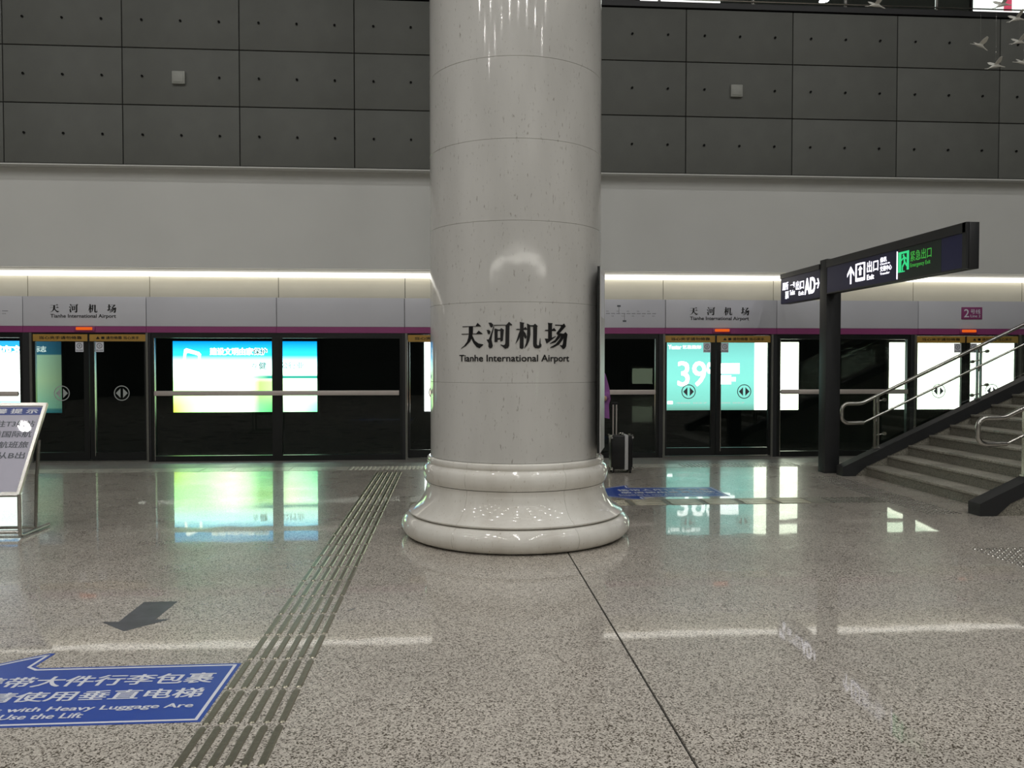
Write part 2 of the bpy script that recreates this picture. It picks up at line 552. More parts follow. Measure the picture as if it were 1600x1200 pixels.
# dark panelled upper wall
wall = struct(MB().box(XL, XR, YD + 0.02, YD + 0.5, zd(4.728), zd(7.43)).build('wall_back', 'joint'), 'dark grey panelled wall above the platform doors')
MB().box(XL, XR, YD + 0.004, YW + 0.04, zd(4.728) - 0.02, zd(4.728) - 0.001).build('soffit', 'white_wall', wall)
rows = [zd(z) for z in (4.728, 5.67, 6.565, 7.43)]
PW = 1.8105 * kd
pms = []
for i in range(3):
    hgt = rows[i + 1] - rows[i]
    m_ = MB().box(0.008, PW - 0.008, YD, YD + 0.03, 0.008, hgt - 0.008, 0.004).mesh('wall_panel'); m_.materials.append(M['panel']); pms.append(m_)
hm = MB().lathe([(0.0, 0.0), (0.018, 0.0), (0.018, 0.02)], (0, 0, 0), 10).mesh('tie_hole')
hm.transform(Matrix.Rotation(math.pi / 2, 4, 'X')); hm.materials.append(M['black_matt'])
for k in range(-2, 12):
    x0 = (-7.009 + k * 1.8105) * kd
    for i in range(3):
        p = put('wall_panel', pms[i], (x0, 0, rows[i]), wall)
        ROOT[p.name] = (x0, 0, rows[i])
        for t in (0.17, 0.5, 0.83):
            if i == 1 and t == 0.5 and k in (1, 6): continue
            put('tie_hole', hm, (x0 + PW * t, YD - 0.001, rows[i] + 0.5 * (rows[i + 1] - rows[i])), p)

# white band below it
struct(MB().box(XL, XR, YW, YW + 0.05, 3.11, zd(4.728) + 0.06).build('trim_1', 'white_wall'), 'plain white wall band between grey panels and light strip')
# cove recess: soffit, cream panels, light strip
cove = struct(MB().box(XL, XR, YW + 0.20, YW + 0.3, 2.6, 3.4).build('trim_2', 'joint'), 'cream cove panels lit from above by the light strip')
HJ = [-11.0, -8.95, -6.79, -4.892, -2.845, -0.79, 1.36, 3.542, 5.451, 7.93, 9.9, 12.0, 14.0]
for a, b in zip(HJ, HJ[1:]):
    MB().box(a + 0.005, b - 0.005, YW + 0.17, YW + 0.21, 2.62, 3.3).build('cove_panel', 'cream', cove)
led = thing('light_strip', (0, YW + 0.1, 3.0), 'long bright white light strip running along wall above doors', 'light strip')
MB().box(XL + .1, XR - .1, YW + 0.10, YW + 0.17, 3.06, 3.11).build('housing', 'led_body', led)
MB().box(XL + .1, XR - .1, YW + 0.06, YW + 0.150, 2.985, 3.058, 0.012).build('diffuser', 'led', led)

# header with white panels and magenta strip
header = struct(MB().box(XL, XR, YW + 0.03, YW + 0.17, 2.075, 2.64).build('trim_3', 'joint'), 'white header with magenta strip over the platform doors')
for a, b in zip(HJ, HJ[1:]):
    MB().box(a + 0.005, b - 0.005, YW, YW + 0.035, 2.175, 2.645, 0.003).build('header_panel', 'header', header)
    MB().box(a + 0.002, b - 0.002, YW - 0.004, YW + 0.035, 2.075, 2.172).build('magenta_strip', 'magenta', header)

# ------------------------------------------------------------------ platform screen doors
def wfn(y): return lambda u, v, w=0: (u, y - w, v)
def ring(r0, r1, n=28):
    vs = [(r0 * math.cos(2 * math.pi * i / n), r0 * math.sin(2 * math.pi * i / n)) for i in range(n)] + \
         [(r1 * math.cos(2 * math.pi * i / n), r1 * math.sin(2 * math.pi * i / n)) for i in range(n)]
    return vs, [(i, (i + 1) % n, n + (i + 1) % n, n + i) for i in range(n)]

def door(n, x0, x1, xs0, xs1, label):
    """opening x0..x1, meeting stile xs0..xs1"""
    d = struct_root('door_%d' % n, ((x0 + x1) / 2, YW, 0), label)
    xm = (xs0 + xs1) / 2
    f = MB()
    f.box(x0 - 0.035, x0, YW - 0.015, YW + 0.12, 0, 2.07); f.box(x1, x1 + 0.035, YW - 0.015, YW + 0.12, 0, 2.07)
    f.box(x0, x1, YW, YW + 0.1, 0.0, 0.025)
    f.build('door_frame', 'grey_metal', d)
    MB().box(x0 + .002, x1 - .002, YW + 0.03, YW + 0.1, 2.052, 2.073).build('lintel', 'black', d)
    for (a, b, inner) in ((x0 + 0.003, xm - 0.004, 1), (xm + 0.004, x1 - 0.003, -1)):
        sa = 0.035 if inner == 1 else xs1 - xm - 0.004
        sb = xm - 0.004 - xs0 if inner == 1 else 0.035
        fr = MB()
        fr.box(a, a + sa, YW + 0.02, YW + 0.07, 0.03, 2.05); fr.box(b - sb, b, YW + 0.02, YW + 0.07, 0.03, 2.05)
        fr.box(a + sa, b - sb, YW + 0.02, YW + 0.07, 0.03, 0.16); fr.box(a + sa, b - sb, YW + 0.02, YW + 0.07, 1.93, 2.05)
        leaf = fr.build('door_leaf', 'black', d)
        MB().box(a + sa - .004, b - sb + .004, YW + 0.04, YW + 0.052, 0.155, 1.935).build('glass_pane', 'glass', leaf)
        if inner == -1:
            MB().box(a + sa - .012, a + sa, YW + 0.012, YW + 0.022, 0.1, 1.93).build('edge_trim', 'steel', leaf)
        MB().box(a + 0.005, b - 0.02 if inner == 1 else b - 0.005, YW + 0.012, YW + 0.02, 1.935, 2.045).build('warning_strip', 'yellow', leaf)
        t = MB()
        w = b - a
        t.flat(text_geo('当心夹手请勿倚靠' if inner == 1 else '▲ ■ 请勿倚靠 当心夹手', (a + w * .12, a + w * .88, 1.965, 2.015), 0.02, 2), wfn(YW + 0.011))
        t.build('warning_lettering', 'ink', leaf)
        cx = (a + sa + b - sb) / 2 + (0.02 if n == 1 else 0)
        e = MB()
        e.flat(ring(0.108, 0.122), lambda u, v: (cx + u, YW + 0.038, 1.105 + v))
        for s in (1, -1):
            e.flat(([(s * 0.02, -0.075), (s * 0.02, 0.075), (s * 0.092, 0)], [(0, 1, 2)]), lambda u, v: (cx + u, YW + 0.038, 1.105 + v))
        e.build('arrow_emblem', 'emblem' if n == 1 else 'ink_soft', leaf)
        q = b - sb - 0.13 if inner == 1 else a + sa + 0.005
        st = MB().box(q, q + 0.125, YW + 0.032, YW + 0.038, 1.765, 1.925).build('notice_sticker', 'white_print', leaf)
        k = MB()
        k.flat(ring(0.034, 0.044, 16), lambda u, v: (q + .0625 + u, YW + 0.031, 1.862 + v))
        k.flat(text_geo('禁' if inner == 1 else '勿', (q + .045, q + .08, 1.84, 1.884), 0.01, 2), wfn(YW + 0.031))
        k.flat(text_geo('禁止吸烟', (q + .012, q + .113, 1.778, 1.802), 0.01, 2), wfn(YW + 0.031))
        k.build('sticker_print', 'ink_soft', st)
    MB().lathe([(0, 0), (0.014, 0), (0.014, 0.02), (0, .02)], (0, 0, 0), 12).build('lock', 'steel', d)
    lk = d.children[-1]
    lk.data.transform(Matrix.Translation((xs0 + 0.02 - (x0 + x1) / 2 + (x0 + x1) / 2, YW + .01, 1.1)) @ Matrix.Rotation(-math.pi / 2, 4, 'X'))
    return d

def window(n, x0, x1, mull, label, bar_mat='bar'):
    w = struct_root('window_%d' % n, ((x0 + x1) / 2, YW, 0), label)
    fr = MB()
    fr.box(x0, x0 + 0.05, YW + 0.01, YW + 0.09, 0, 2.073); fr.box(x1 - 0.05, x1, YW + 0.01, YW + 0.09, 0, 2.073)
    fr.box(x0 + .05, x1 - .05, YW + 0.01, YW + 0.09, 0, 0.09); fr.box(x0 + .05, x1 - .05, YW + 0.01, YW + 0.09, 1.99, 2.073)
    cuts = [x0 + 0.05]
    for a, b in mull:
        fr.box(a, b, YW + 0.01, YW + 0.09, 0.09, 1.99)
        cuts += [a, b]
    cuts.append(x1 - 0.05)
    fr.build('window_frame', 'black', w)
    MB().box(x0 + 0.05, x0 + 0.062, YW - 0.002, YW + 0.01, 0.02, 1.99).build('edge_trim', 'steel', w)
    for a, b in zip(cuts[::2], cuts[1::2]):
        MB().box(a - .003, b + .003, YW + 0.04, YW + 0.052, 0.085, 1.995).build('glass_pane', 'glass', w)
    br = MB().box(x0 + 0.06, x1 - 0.06, YW - 0.045, YW - 0.012, 1.062, 1.14, 0.008).build('push_bar', bar_mat, w)
    k = MB()
    for xx in (x0 + 0.09, (x0 + x1) / 2 if not mull else mull[0][0] + .05, x1 - 0.09):
        k.box(xx - 0.02, xx + 0.02, YW - 0.014, YW + 0.02, 1.08, 1.12)
    k.build('bar_bracket', 'steel', br)
    return w

window(1, -9.1, -6.80, [], 'fixed glazed screen left of the leftmost platform door')
door(1, -6.655, -4.90, -5.875, -5.70, 'leftmost glazed sliding platform door with round arrow emblems')
window(2, -4.83, -0.82, [(-2.925, -2.77)], 'wide fixed glazed screen left of the column with steel bar')
door(2, -0.745, 1.20, 0.15, 0.32, 'sliding platform door mostly hidden behind the column')
window(3, 1.28, 3.43, [], 'fixed glazed screen behind the suitcase')
door(3, 3.535, 5.355, 4.33, 4.50, 'sliding platform door in front of the turquoise advertisement')
window(4, 5.46, 7.80, [], 'fixed glazed screen behind the sign post')
door(4, 7.90, 9.74, 8.725, 8.875, 'sliding platform door seen behind the stair railing')
window(5, 9.83, 12.0, [], 'fixed glazed screen at the far right')
piers = struct(MB().box(-6.80, -6.695, YW + 0.0, YW + 0.1, 0, 2.073).box(-.82 + .001, -.782, YW, YW + .1, 0, 2.073).box(1.237, 1.279, YW, YW + .1, 0, 2.073)
               .box(3.431, 3.498, YW - .01, YW + .1, 0, 2.073).box(5.392, 5.459, YW, YW + .1, 0, 2.073).box(7.801, 7.863, YW, YW + .1, 0, 2.073).box(-4.864, -4.831, YW, YW + .1, 0, 2.073)
               .build('trim_4', 'charcoal'), 'narrow metal posts between doors and fixed screens')

for k, (xc, lab) in enumerate(((-5.84, 'orange indicator lamp over the leftmost platform door'), (4.50, 'orange indicator lamp over the door with turquoise advertisement'),
                               (8.82, 'orange indicator lamp over the door behind stair railing'))):
    t = thing('indicator_lamp', (xc, YW, 2.12), lab, 'indicator lamp', 'orange door indicator lamps')
    MB().box(xc - 0.16, xc + 0.16, YW - 0.02, YW - 0.003, 2.09, 2.165, 0.006).build('lamp_base', 'magenta', t)
    MB().box(xc - 0.125, xc + 0.125, YW - 0.045, YW - 0.018, 2.112, 2.158, 0.010).build('lens', 'orange', t)

# lettering on the header
def name_plate(uc, zt):
    t = MB()
    station_name(t, lambda u, v, w: (uc + u, YW - w - 0.0005, v), 0.293, 0.142, 2.385, 2.525, 0.002)
    t.flat(text_geo('Tianhe International Airport', (uc - 0.505, uc + 0.505, 2.288, 2.365), 0.018), wfn(YW - 0.002))
    return t
name_plate(-5.862, 0).build('station_name_lettering', 'ink', header, 'black station name lettering over the leftmost door')
name_plate(4.462, 0).build('station_name_lettering', 'ink', header, 'black station name lettering over the door right of the column')
def route_map(x0, x1):
    t = MB()
    zc = 2.41
    n = 11
    st = (x1 - x0) / n
    for i in range(n):
        t.box(x0 + i * st, x0 + (i + 0.75) * st, YW - 0.002, YW - 0.0005, zc - 0.004, zc + 0.004)
        t.flat(text_geo('站台', (x0 + i * st, x0 + (i + .5) * st, zc + (.03 if i % 2 else -.05), zc + (.048 if i % 2 else -.032)), 0, 1), wfn(YW - .002))
    for i, s in ((0.3, 1), (3.5, 1), (4.6, -1)):
        xx = x0 + i * st
        t.box(xx - 0.003, xx + 0.003, YW - 0.002, YW - 0.0005, min(zc, zc + s * .11), max(zc, zc + s * .11))
        t.box(xx - 0.03, xx + 0.03, YW - 0.002, YW - 0.0005, zc + s * .125 - .015, zc + s * .125 + .015)
    return t
route_map(2.45, 3.40).build('route_map_print', 'ink_soft', header, 'faint line diagram with station ticks beside the column')
route_map(-8.3, -6.98).build('route_map_print', 'ink_soft', header, 'faint line diagram at the left edge')
lp = thing('line_number_plate', (8.877, YW, 2.44), 'small magenta plate reading 2 on the white header', 'sign')
MB().box(8.692, 9.062, YW - 0.012, YW - 0.0005, 2.337, 2.543, 0.003).build('plate', 'magenta', lp)
t = MB()
t.flat(text_geo('2', (8.735, 8.825, 2.37, 2.51), 0.01), wfn(YW - 0.0135))
t.flat(text_geo('号线', (8.85, 9.03, 2.43, 2.51), 0.01), wfn(YW - 0.0135))
t.flat(text_geo('Line 2', (8.85, 9.03, 2.37, 2.415), 0.01), wfn(YW - 0.0135))
t.build('plate_lettering', 'white_print', lp)

# ------------------------------------------------------------------ track side
struct(MB().box(XL, XR, 17.005, 17.2, -1.4, 3.4).build('wall_track', 'tunnel'), 'dark tunnel wall across the track')
struct(MB().box(XL, XR, YW + 0.3, 17.0, -1.4, -1.2).build('floor_track', 'tunnel'), 'dark track bed')
struct(MB().box(XL, XR, YW + 0.35, 17.2, 3.3, 3.4).build('ceiling_track', 'tunnel'), 'dark tunnel ceiling')

def ad_blue(u, v, ramp, mix, tc, N, L):
    sky = ramp(v, [(0.0, (.6, 1, .5, 1)), (0.5, (.75, 1, .75, 1)), (0.68, (.6, 1, 1, 1)), (0.80, (0.016, 0.33, 0.64, 1)), (1.0, (0.0, 0.11, 0.30, 1))])
    mid = ramp(u, [(0.0, (.42, 1, .28, 1)), (0.20, (.5, 1, .35, 1)), (0.40, (1, 1, .8, 1)), (0.52, (.7, 1, .5, 1)), (0.60, (.24, .5, .10, 1)), (0.70, (.30, .6, .18, 1)), (0.80, (.9, 1, .6, 1)), (1.0, (.5, 1, .55, 1))])
    low = ramp(u, [(0.0, (0.40, 0.50, 0.03, 1)), (0.08, (.5, .8, 0.2, 1)), (0.20, (.5, 1, .35, 1)), (0.40, (.9, 1, .6, 1)), (0.52, (.5, .8, .4, 1)), (0.60, (0.10, 0.42, 0.15, 1)), (0.70, (0.04, 0.22, 0.08, 1)), (0.82, (0.5, 0.7, 0.45, 1)), (1.0, (0.12, 0.55, 0.25, 1))])
    a = mix(ramp(v, [(0.0, g1(1)), (0.42, g1(1)), (0.60, g1(0)), (1.0, g1(0))]), sky, mid)
    a = mix(ramp(v, [(0.0, g1(1)), (0.10, g1(0.8)), (0.26, g1(0.1)), (0.32, g1(0))]), a, low)
    sea = ramp(u, [(0.45, g1(0)), (0.66, g1(1)), (1.0, g1(1))])
    band = ramp(v, [(0.46, g1(0)), (0.485, g1(1)), (0.50, g1(1)), (0.54, g1(0))])
    mm = N('ShaderNodeMath'); mm.operation = 'MULTIPLY'
    L(sea, mm.inputs[0]); L(band, mm.inputs[1])
    c = N('ShaderNodeRGB'); c.outputs[0].default_value = (0.0, 0.14, 0.12, 1)
    return mix(mm.outputs[0], a, c.outputs[0])
def ad_teal(u, v, ramp, mix, tc, N, L):
    teal = ramp(v, [(0.0, (0.055, 0.12, 0.10, 1)), (0.10, (0.085, 0.22, 0.195, 1)), (0.45, (0.10, 0.275, 0.25, 1)), (0.75, (0.095, 0.26, 0.245, 1)), (1.0, (0.075, 0.20, 0.195, 1))])
    wht = N('ShaderNodeRGB'); wht.outputs[0].default_value = (1, .97, .80, 1)
    return mix(ramp(u, [(0.0, g1(0)), (0.667, g1(0)), (0.67, g1(1)), (1.0, g1(1))], False), teal, wht.outputs[0])
def ad_white(u, v, ramp, mix, tc, N, L):
    return ramp(u, [(0.0, (1, .95, .78, 1)), (1.0, (1, .98, .85, 1))])
def ad_mid(u, v, ramp, mix, tc, N, L):
    a = ramp(v, [(0.0, (1, 1, 1, 1)), (0.18, (0.6, 0.3, 0.12, 1)), (0.30, (0.3, 0.12, 0.05, 1)), (0.42, (0.4, 0.6, 0.3, 1)), (0.6, (.8, 1, .9, 1)), (1.0, (1, 1, 1, 1))])
    w = ramp(v, [(0.0, (1, 1, 1, 1)), (1.0, (1, 1, 1, 1))])
    return mix(ramp(u, [(0.02, g1(0)), (0.05, g1(1)), (1.0, g1(1))]), w, a)
def ad_left(u, v, ramp, mix, tc, N, L):
    a = ramp(v, [(0.0, (0.1, 0.35, 0.37, 1)), (0.16, (0.2, 0.6, 0.6, 1)), (0.20, (1, 1, .9, 1)), (0.83, (1, 1, 1, 1)), (0.845, (0.012, 0.2, 0.4, 1)), (1.0, (0.012, 0.15, 0.36, 1))])
    b = ramp(v, [(0.0, (0.01, 0.06, 0.07, 1)), (0.05, (0.02, 0.07, 0.07, 1)), (0.07, (0.07, 0.15, 0.11, 1)), (0.45, (0.13, 0.18, 0.11, 1)), (0.80, (0.11, 0.17, 0.12, 1)), (0.815, (0.012, 0.05, 0.075, 1)), (1.0, (0.01, 0.04, 0.07, 1))])  # right part: dimming seen through the door leaf, put into the poster colour
    b2 = ramp(u, [(0.0, g1(.6)), (0.80, g1(.8)), (0.88, g1(.6)), (1.0, g1(.3))])
    x = N('ShaderNodeMix'); x.data_type = 'RGBA'; x.blend_type = 'MULTIPLY'; x.inputs[0].default_value = 1
    L(b, x.inputs[6]); L(b2, x.inputs[7])
    return mix(ramp(u, [(0.0, g1(0)), (0.775, g1(0)), (0.78, g1(1)), (1.0, g1(1))]), a, x.outputs[2])
M['adtext'] = emit('backlit_ad_white', (1, 1, 1, 1), AD_POWER)
M['adtext_soft'] = emit('backlit_ad_pale', (0.8, 0.92, 0.9, 1), 0.95)
M['adtext_grey'] = emit('backlit_ad_grey', (0.22, 0.42, 0.42, 1), 0.9)
M['adtext_dark'] = emit('backlit_ad_dark', (0.03, 0.2, 0.16, 1), 0.8)
AY = 16.9
def lightbox(x0, x1, fn, label):
    t = thing('advertising_lightbox', ((x0 + x1) / 2, AY, 0.6), label, 'advertisement', 'lit advertisements across the track')
    MB().box(x0 - 0.05, x1 + 0.05, AY + 0.012, AY + 0.1, 0.54, 2.08).build('housing', 'black_matt', t)
    MB().box(x0, x1, AY, AY + 0.011, 0.60, 2.02).build('poster', poster('poster_' + fn.__name__, fn, AD_POWER), t)
    return t
A1 = lightbox(-5.57, -2.74, ad_blue, 'blue sky advertisement lightbox seen through the wide left screen')
A2 = lightbox(4.39, 7.25, ad_teal, 'turquoise and white advertisement lightbox with large 39')
A3 = lightbox(9.23, 12.07, ad_white, 'blank white advertisement lightbox behind the stair railing')
A4 = lightbox(-0.585, 2.25, ad_mid, 'advertisement lightbox mostly hidden behind the column')
A5 = lightbox(-10.56, -7.72, ad_left, 'blue titled advertisement lightbox at the left edge')
def az(px, py): return None
# blue ad print
t = MB()
sq = [(-.5, -.36), (-.42, .40), (-.30, .5), (.40, .26), (.5, .12), (.46, -.36)]
cx, cz = -5.20, 1.72
n_ = len(sq)
t.flat(([(cx + u * .36, cz + v * .32) for u, v in sq] + [(cx + u * .25 + .0, cz + v * .2 - .03) for u, v in sq], [(i, i + 1, n_ + i + 1, n_ + i) for i in range(n_ - 1)]), wfn(AY - .003))
t.build('phone_outline_print', 'adtext', A1)
t = MB(); t.flat(text_geo('建设文明由家保护', (-4.85, -3.72, 1.74, 1.89), 0.05), wfn(AY - .002)); t.build('slogan_halo', 'adtext', A1)
t = MB(); t.flat(text_geo('建设文明由家保护', (-4.83, -3.73, 1.755, 1.875), 0.0), wfn(AY - .004)); t.build('slogan_lettering', 'adtext_soft', A1)
for txt, box_, bold in (('保护', (-4.0, -3.73, 1.755, 1.875), 0.02), ('健', (-3.89, -3.74, 1.46, 1.60), 0.015), ('存', (-4.03, -3.92, 1.46, 1.58), 0), ('公行业', (-3.46, -3.0, 1.47, 1.60), 0)):
    t = MB(); t.flat(text_geo(txt, box_, bold), wfn(AY - .006)); t.build('slogan_lettering', 'adtext_dark', A1)
# teal ad print
def ad_text(parent, name, m, *items):
    for txt, box_, bold in items:
        t = MB(); t.flat(text_geo(txt, box_, bold), wfn(AY - .002)); t.build(name, m, parent)
def ad_box(parent, name, m, x0, x1, z0, z1):
    MB().box(x0, x1, AY - .004, AY - .001, z0, z1).build(name, m, parent)
ad_text(A2, 'price_lettering', 'adtext', ('39', (4.66, 5.27, 1.10, 1.62), 0.012))
ad_text(A2, 'degree_mark', 'adtext', ('°', (5.28, 5.40, 1.36, 1.60), 0.03))
ad_text(A2, 'logo_lettering', 'adtext', ('Yestar', (4.46, 4.74, 1.87, 1.96), 0.02), ('艺星整形', (4.76, 5.16, 1.88, 1.95), 0.02))
ad_text(A2, 'small_print', 'adtext_soft', ('400 027', (4.62, 5.30, 0.735, 0.765), 0.03), ('400 027', (5.52, 6.10, 0.735, 0.765), 0.03))
ad_box(A2, 'white_block', 'adtext', 5.58, 5.98, 1.36, 1.58)
ad_box(A2, 'white_block', 'adtext', 5.52, 5.80, 1.14, 1.33)
ad_box(A2, 'white_block', 'adtext', 5.802, 5.90, 1.20, 1.29)
ad_box(A2, 'logo_block', 'adtext', 4.45, 4.56, .73, .79)
t = MB(); t.flat(text_geo('标志', (-8.235, -8.0, 1.80, 1.92), 0.03), wfn(AY - .002)); t.build('title_lettering', 'adtext_soft', A5)
t = MB(); t.flat(text_geo('文明城市文', (-9.4, -8.46, 1.79, 1.93), 0.05), wfn(AY - .002)); t.build('title_lettering', 'adtext', A5)

# ------------------------------------------------------------------ gallery above the dark wall
zg = rows[3]
struct(MB().box(XL, XR, YD - 0.03, 19.2, zg + 0.012, zg + 0.10).build('floor_gallery', 'charcoal'), 'edge of the upper gallery floor')
struct(MB().box(XL, XR, 19.205, 19.4, zg, ZC).build('wall_gallery', 'panel'), 'grey rear wall of the upper gallery')
rail = thing('gallery_balustrade', (6, YD + 0.05, zg + 0.1), 'glass balustrade with steel rails along upper gallery edge', 'balustrade')
for k in range(-4, 9):
    xx = 3.41 * kd + k * 1.575
    MB().box(xx - 0.022, xx + 0.022, YD + 0.03, YD + 0.07, zg + 0.1, zg + 1.2, 0.004).build('post', 'steel', rail)
    MB().box(xx + 0.03, xx + 1.545, YD + 0.045, YD + 0.057, zg + 0.15, zg + 1.08).build('glass_panel', 'rail_glass', rail)
MB().tube([(-8, YD + 0.02, zg + 0.16), (14, YD + 0.02, zg + 0.16)], 0.012, 8).build('lower_rail', 'chrome', rail)
MB().tube([(-8, YD + 0.05, zg + 1.2), (14, YD + 0.05, zg + 1.2)], 0.025, 8).build('top_rail', 'chrome', rail)
M['gallery_light'] = emit('gallery_lightbox_glow', (1, 1, .96, 1), 2.0)
for (x0, x1, lab) in ((3.35, 3.74, 'narrow white lightbox on upper gallery beside the column top'), (4.34, 6.23, 'white lightbox on upper gallery right of the column top'), (12.40, 15.5, 'large white lightbox with pink patch on upper gallery far right')):
    t = thing('gallery_lightbox', ((x0 + x1) / 2, 19.1, 9.0), lab, 'lightbox', 'lit boxes on the upper gallery')
    MB().box(x0 - 0.04, x1 + 0.04, 19.11, 19.2, 9.3, 11.2).build('housing', 'charcoal', t)
    MB().box(x0, x1, 19.09, 19.11, 9.34, 11.16).build('diffuser', 'gallery_light', t)
    if x0 > 10: MB().box(13.15, 13.35, 19.08, 19.088, 10.0, 10.6).build('pink_patch', 'pink', t)

# small fittings on the walls
for xc, lab in ((-4.322 * kd, 'small pale square box on dark panel left of the column'), (4.70 * kd, 'small pale square box on dark panel right of the column')):
    zc = zd(6.10)
    t = thing('wall_box', (xc, YD, zc), lab, 'wall box', 'pale square wall boxes')
    MB().box(xc - 0.10, xc + 0.10, YD - 0.05, YD - 0.001, zc - 0.10, zc + 0.10, 0.012).build('cover', 'fixture', t)
    MB().box(xc - 0.075, xc + 0.075, YD - 0.058, YD - 0.049, zc - 0.075, zc + 0.075, 0.003).build('lid', 'fixture', t)
for xc, lab in ((-2.481, 'round grey loudspeaker on white wall left of the column'), (2.824, 'round grey loudspeaker on white wall right of the column')):
    t = thing('wall_loudspeaker', (xc, YW, 3.48), lab, 'loudspeaker', 'round wall loudspeakers')
    a = MB().lathe([(0.0, 0), (0.07, 0.0), (0.07, 0.012), (0.0, 0.016)], (0, 0, 0), 24).build('grille', 'speaker', t)
    b = MB().lathe([(0.07, 0.0), (0.088, 0.0), (0.085, 0.02), (0.07, 0.022)], (0, 0, 0), 24, closed=True).build('rim', 'grey_metal', t)
    for o in (a, b):
        o.data.transform(Matrix.Rotation(math.pi / 2, 4, 'X'))

# ================================================================== COLUMN
CX, CY, CR = 0.587, 7.778, 0.80
AZ = math.radians(4.32)
tow = Vector((-math.sin(AZ), -math.cos(AZ), 0)); rgt = Vector((math.cos(AZ), -math.sin(AZ), 0))
col = thing('marble_column', (CX, CY, 0), 'massive round white marble column with black station name and moulded base', 'column')
MB().lathe([(0.0, 0.005), (0.78, 0.005), (0.78, ZC - 0.01), (0, ZC - 0.01)], (CX, CY, 0), 40).build('core', 'grout', col)
z = 0.735
while z < ZC - 0.3:
    z1 = min(z + 0.688, ZC)
    MB().lathe([(0.775, z), (CR - 0.003, z), (CR, z + 0.002), (CR, z1 - 0.003), (CR - 0.003, z1 - 0.001), (0.775, z1 - 0.001)], (CX, CY, 0), 96).build('shaft_drum', 'column', col)
    z = z1
a_front = math.atan2(tow.y, tow.x)
def arc(cr, cz, r, a0, a1, n): return [(cr + r * math.cos(math.radians(a0 + (a1 - a0) * i / n)), cz + r * math.sin(math.radians(a0 + (a1 - a0) * i / n))) for i in range(n + 1)]
P_low = [(0.75, 0.002)] + arc(0.972, 0.102, 0.100, -85, 82, 12) + [(0.975, 0.205), (0.75, 0.205)]
P_sco = [(0.75, 0.209), (0.985, 0.209), (1.0, 0.217), (1.002, 0.228), (0.985, 0.238), (0.955, 0.252), (0.922, 0.278), (0.893, 0.312), (0.868, 0.355), (0.850, 0.40), (0.838, 0.445), (0.833, 0.478), (0.838, 0.496), (0.75, 0.496)]
P_up = [(0.75, 0.500), (0.842, 0.502), (0.858, 0.525), (0.868, 0.56), (0.871, 0.595), (0.864, 0.63), (0.848, 0.655), (0.832, 0.664), (0.826, 0.674), (0.832, 0.684), (0.835, 0.702), (0.828, 0.722), (0.812, 0.733), (0.75, 0.733)]
for nm, P in (('lower_torus', P_low), ('scotia', P_sco), ('upper_torus', P_up)):
    for k in range(6):
        a0 = a_front + math.radians(-30 + 60 * k)
        MB().lathe(P, (CX, CY, 0), 14, a0 + 0.0012, a0 + math.radians(60) - 0.0012, closed=True).build(nm + '_stone', 'base', col)

def cyl(u, v, w=0.0):
    a = u / CR - math.radians(0.9)
    p = Vector((CX, CY, 0)) + (rgt * math.sin(a) + tow * math.cos(a)) * (CR + 0.0015 + w)
    return (p.x, p.y, v)
def bend(mb):
    """cut a flat (u, v) mesh into narrow strips, then wrap it on the shaft"""
    bm = mb.bm
    for k in range(-14, 15):
        bmesh.ops.bisect_plane(bm, geom=list(bm.verts) + list(bm.edges) + list(bm.faces), plane_co=(k * 0.04, 0, 0), plane_no=(1, 0, 0))
    for v in bm.verts:
        v.co = cyl(v.co.x, v.co.z, -v.co.y)
    return mb
fl_ = lambda u, v, w=0.0: (u, -w, v)
t = MB(); station_name(t, fl_, 0.2515, 0.222, 1.712, 1.942, 0.003)
bend(t).build('station_name_lettering', 'ink', col, 'large black Chinese station name')
t = MB(); t.flat(text_geo('Tianhe International Airport', (-0.507, 0.507, 1.588, 1.664), 0.018), lambda u, v: fl_(u, v, 0.002))
bend(t).build('station_name_latin', 'ink', col, 'black English station name')

# notice board fixed to the side of the column
ab = math.radians(14.5)
un, nn = Vector((math.sin(ab), math.cos(ab), 0)), Vector((math.cos(ab), -math.sin(ab), 0))
bc = Vector((CX, CY, 0)) + nn * (CR + 0.004)
board = thing('column_notice_board', tuple(bc + Vector((0, 0, 0.8))), 'tall thin silver notice board on right side of the column', 'notice board')
o0 = bc - un * 0.42 + Vector((0, 0, 0.80))
MB().obox(o0, un * 0.50, nn * 0.022, (0, 0, 1.64)).build('backing', 'black', board)
MB().obox(o0 + nn * 0.022 + un * 0.003 + Vector((0, 0, 0.004)), un * 0.494, nn * 0.008, (0, 0, 1.632)).build('face', 'board_face', board)
MB().obox(o0 + nn * 0.0302 + un * 0.06 + Vector((0, 0, 1.2)), un * 0.36, nn * 0.001, (0, 0, 0.38)).build('paper_sheet', 'white_print', board)

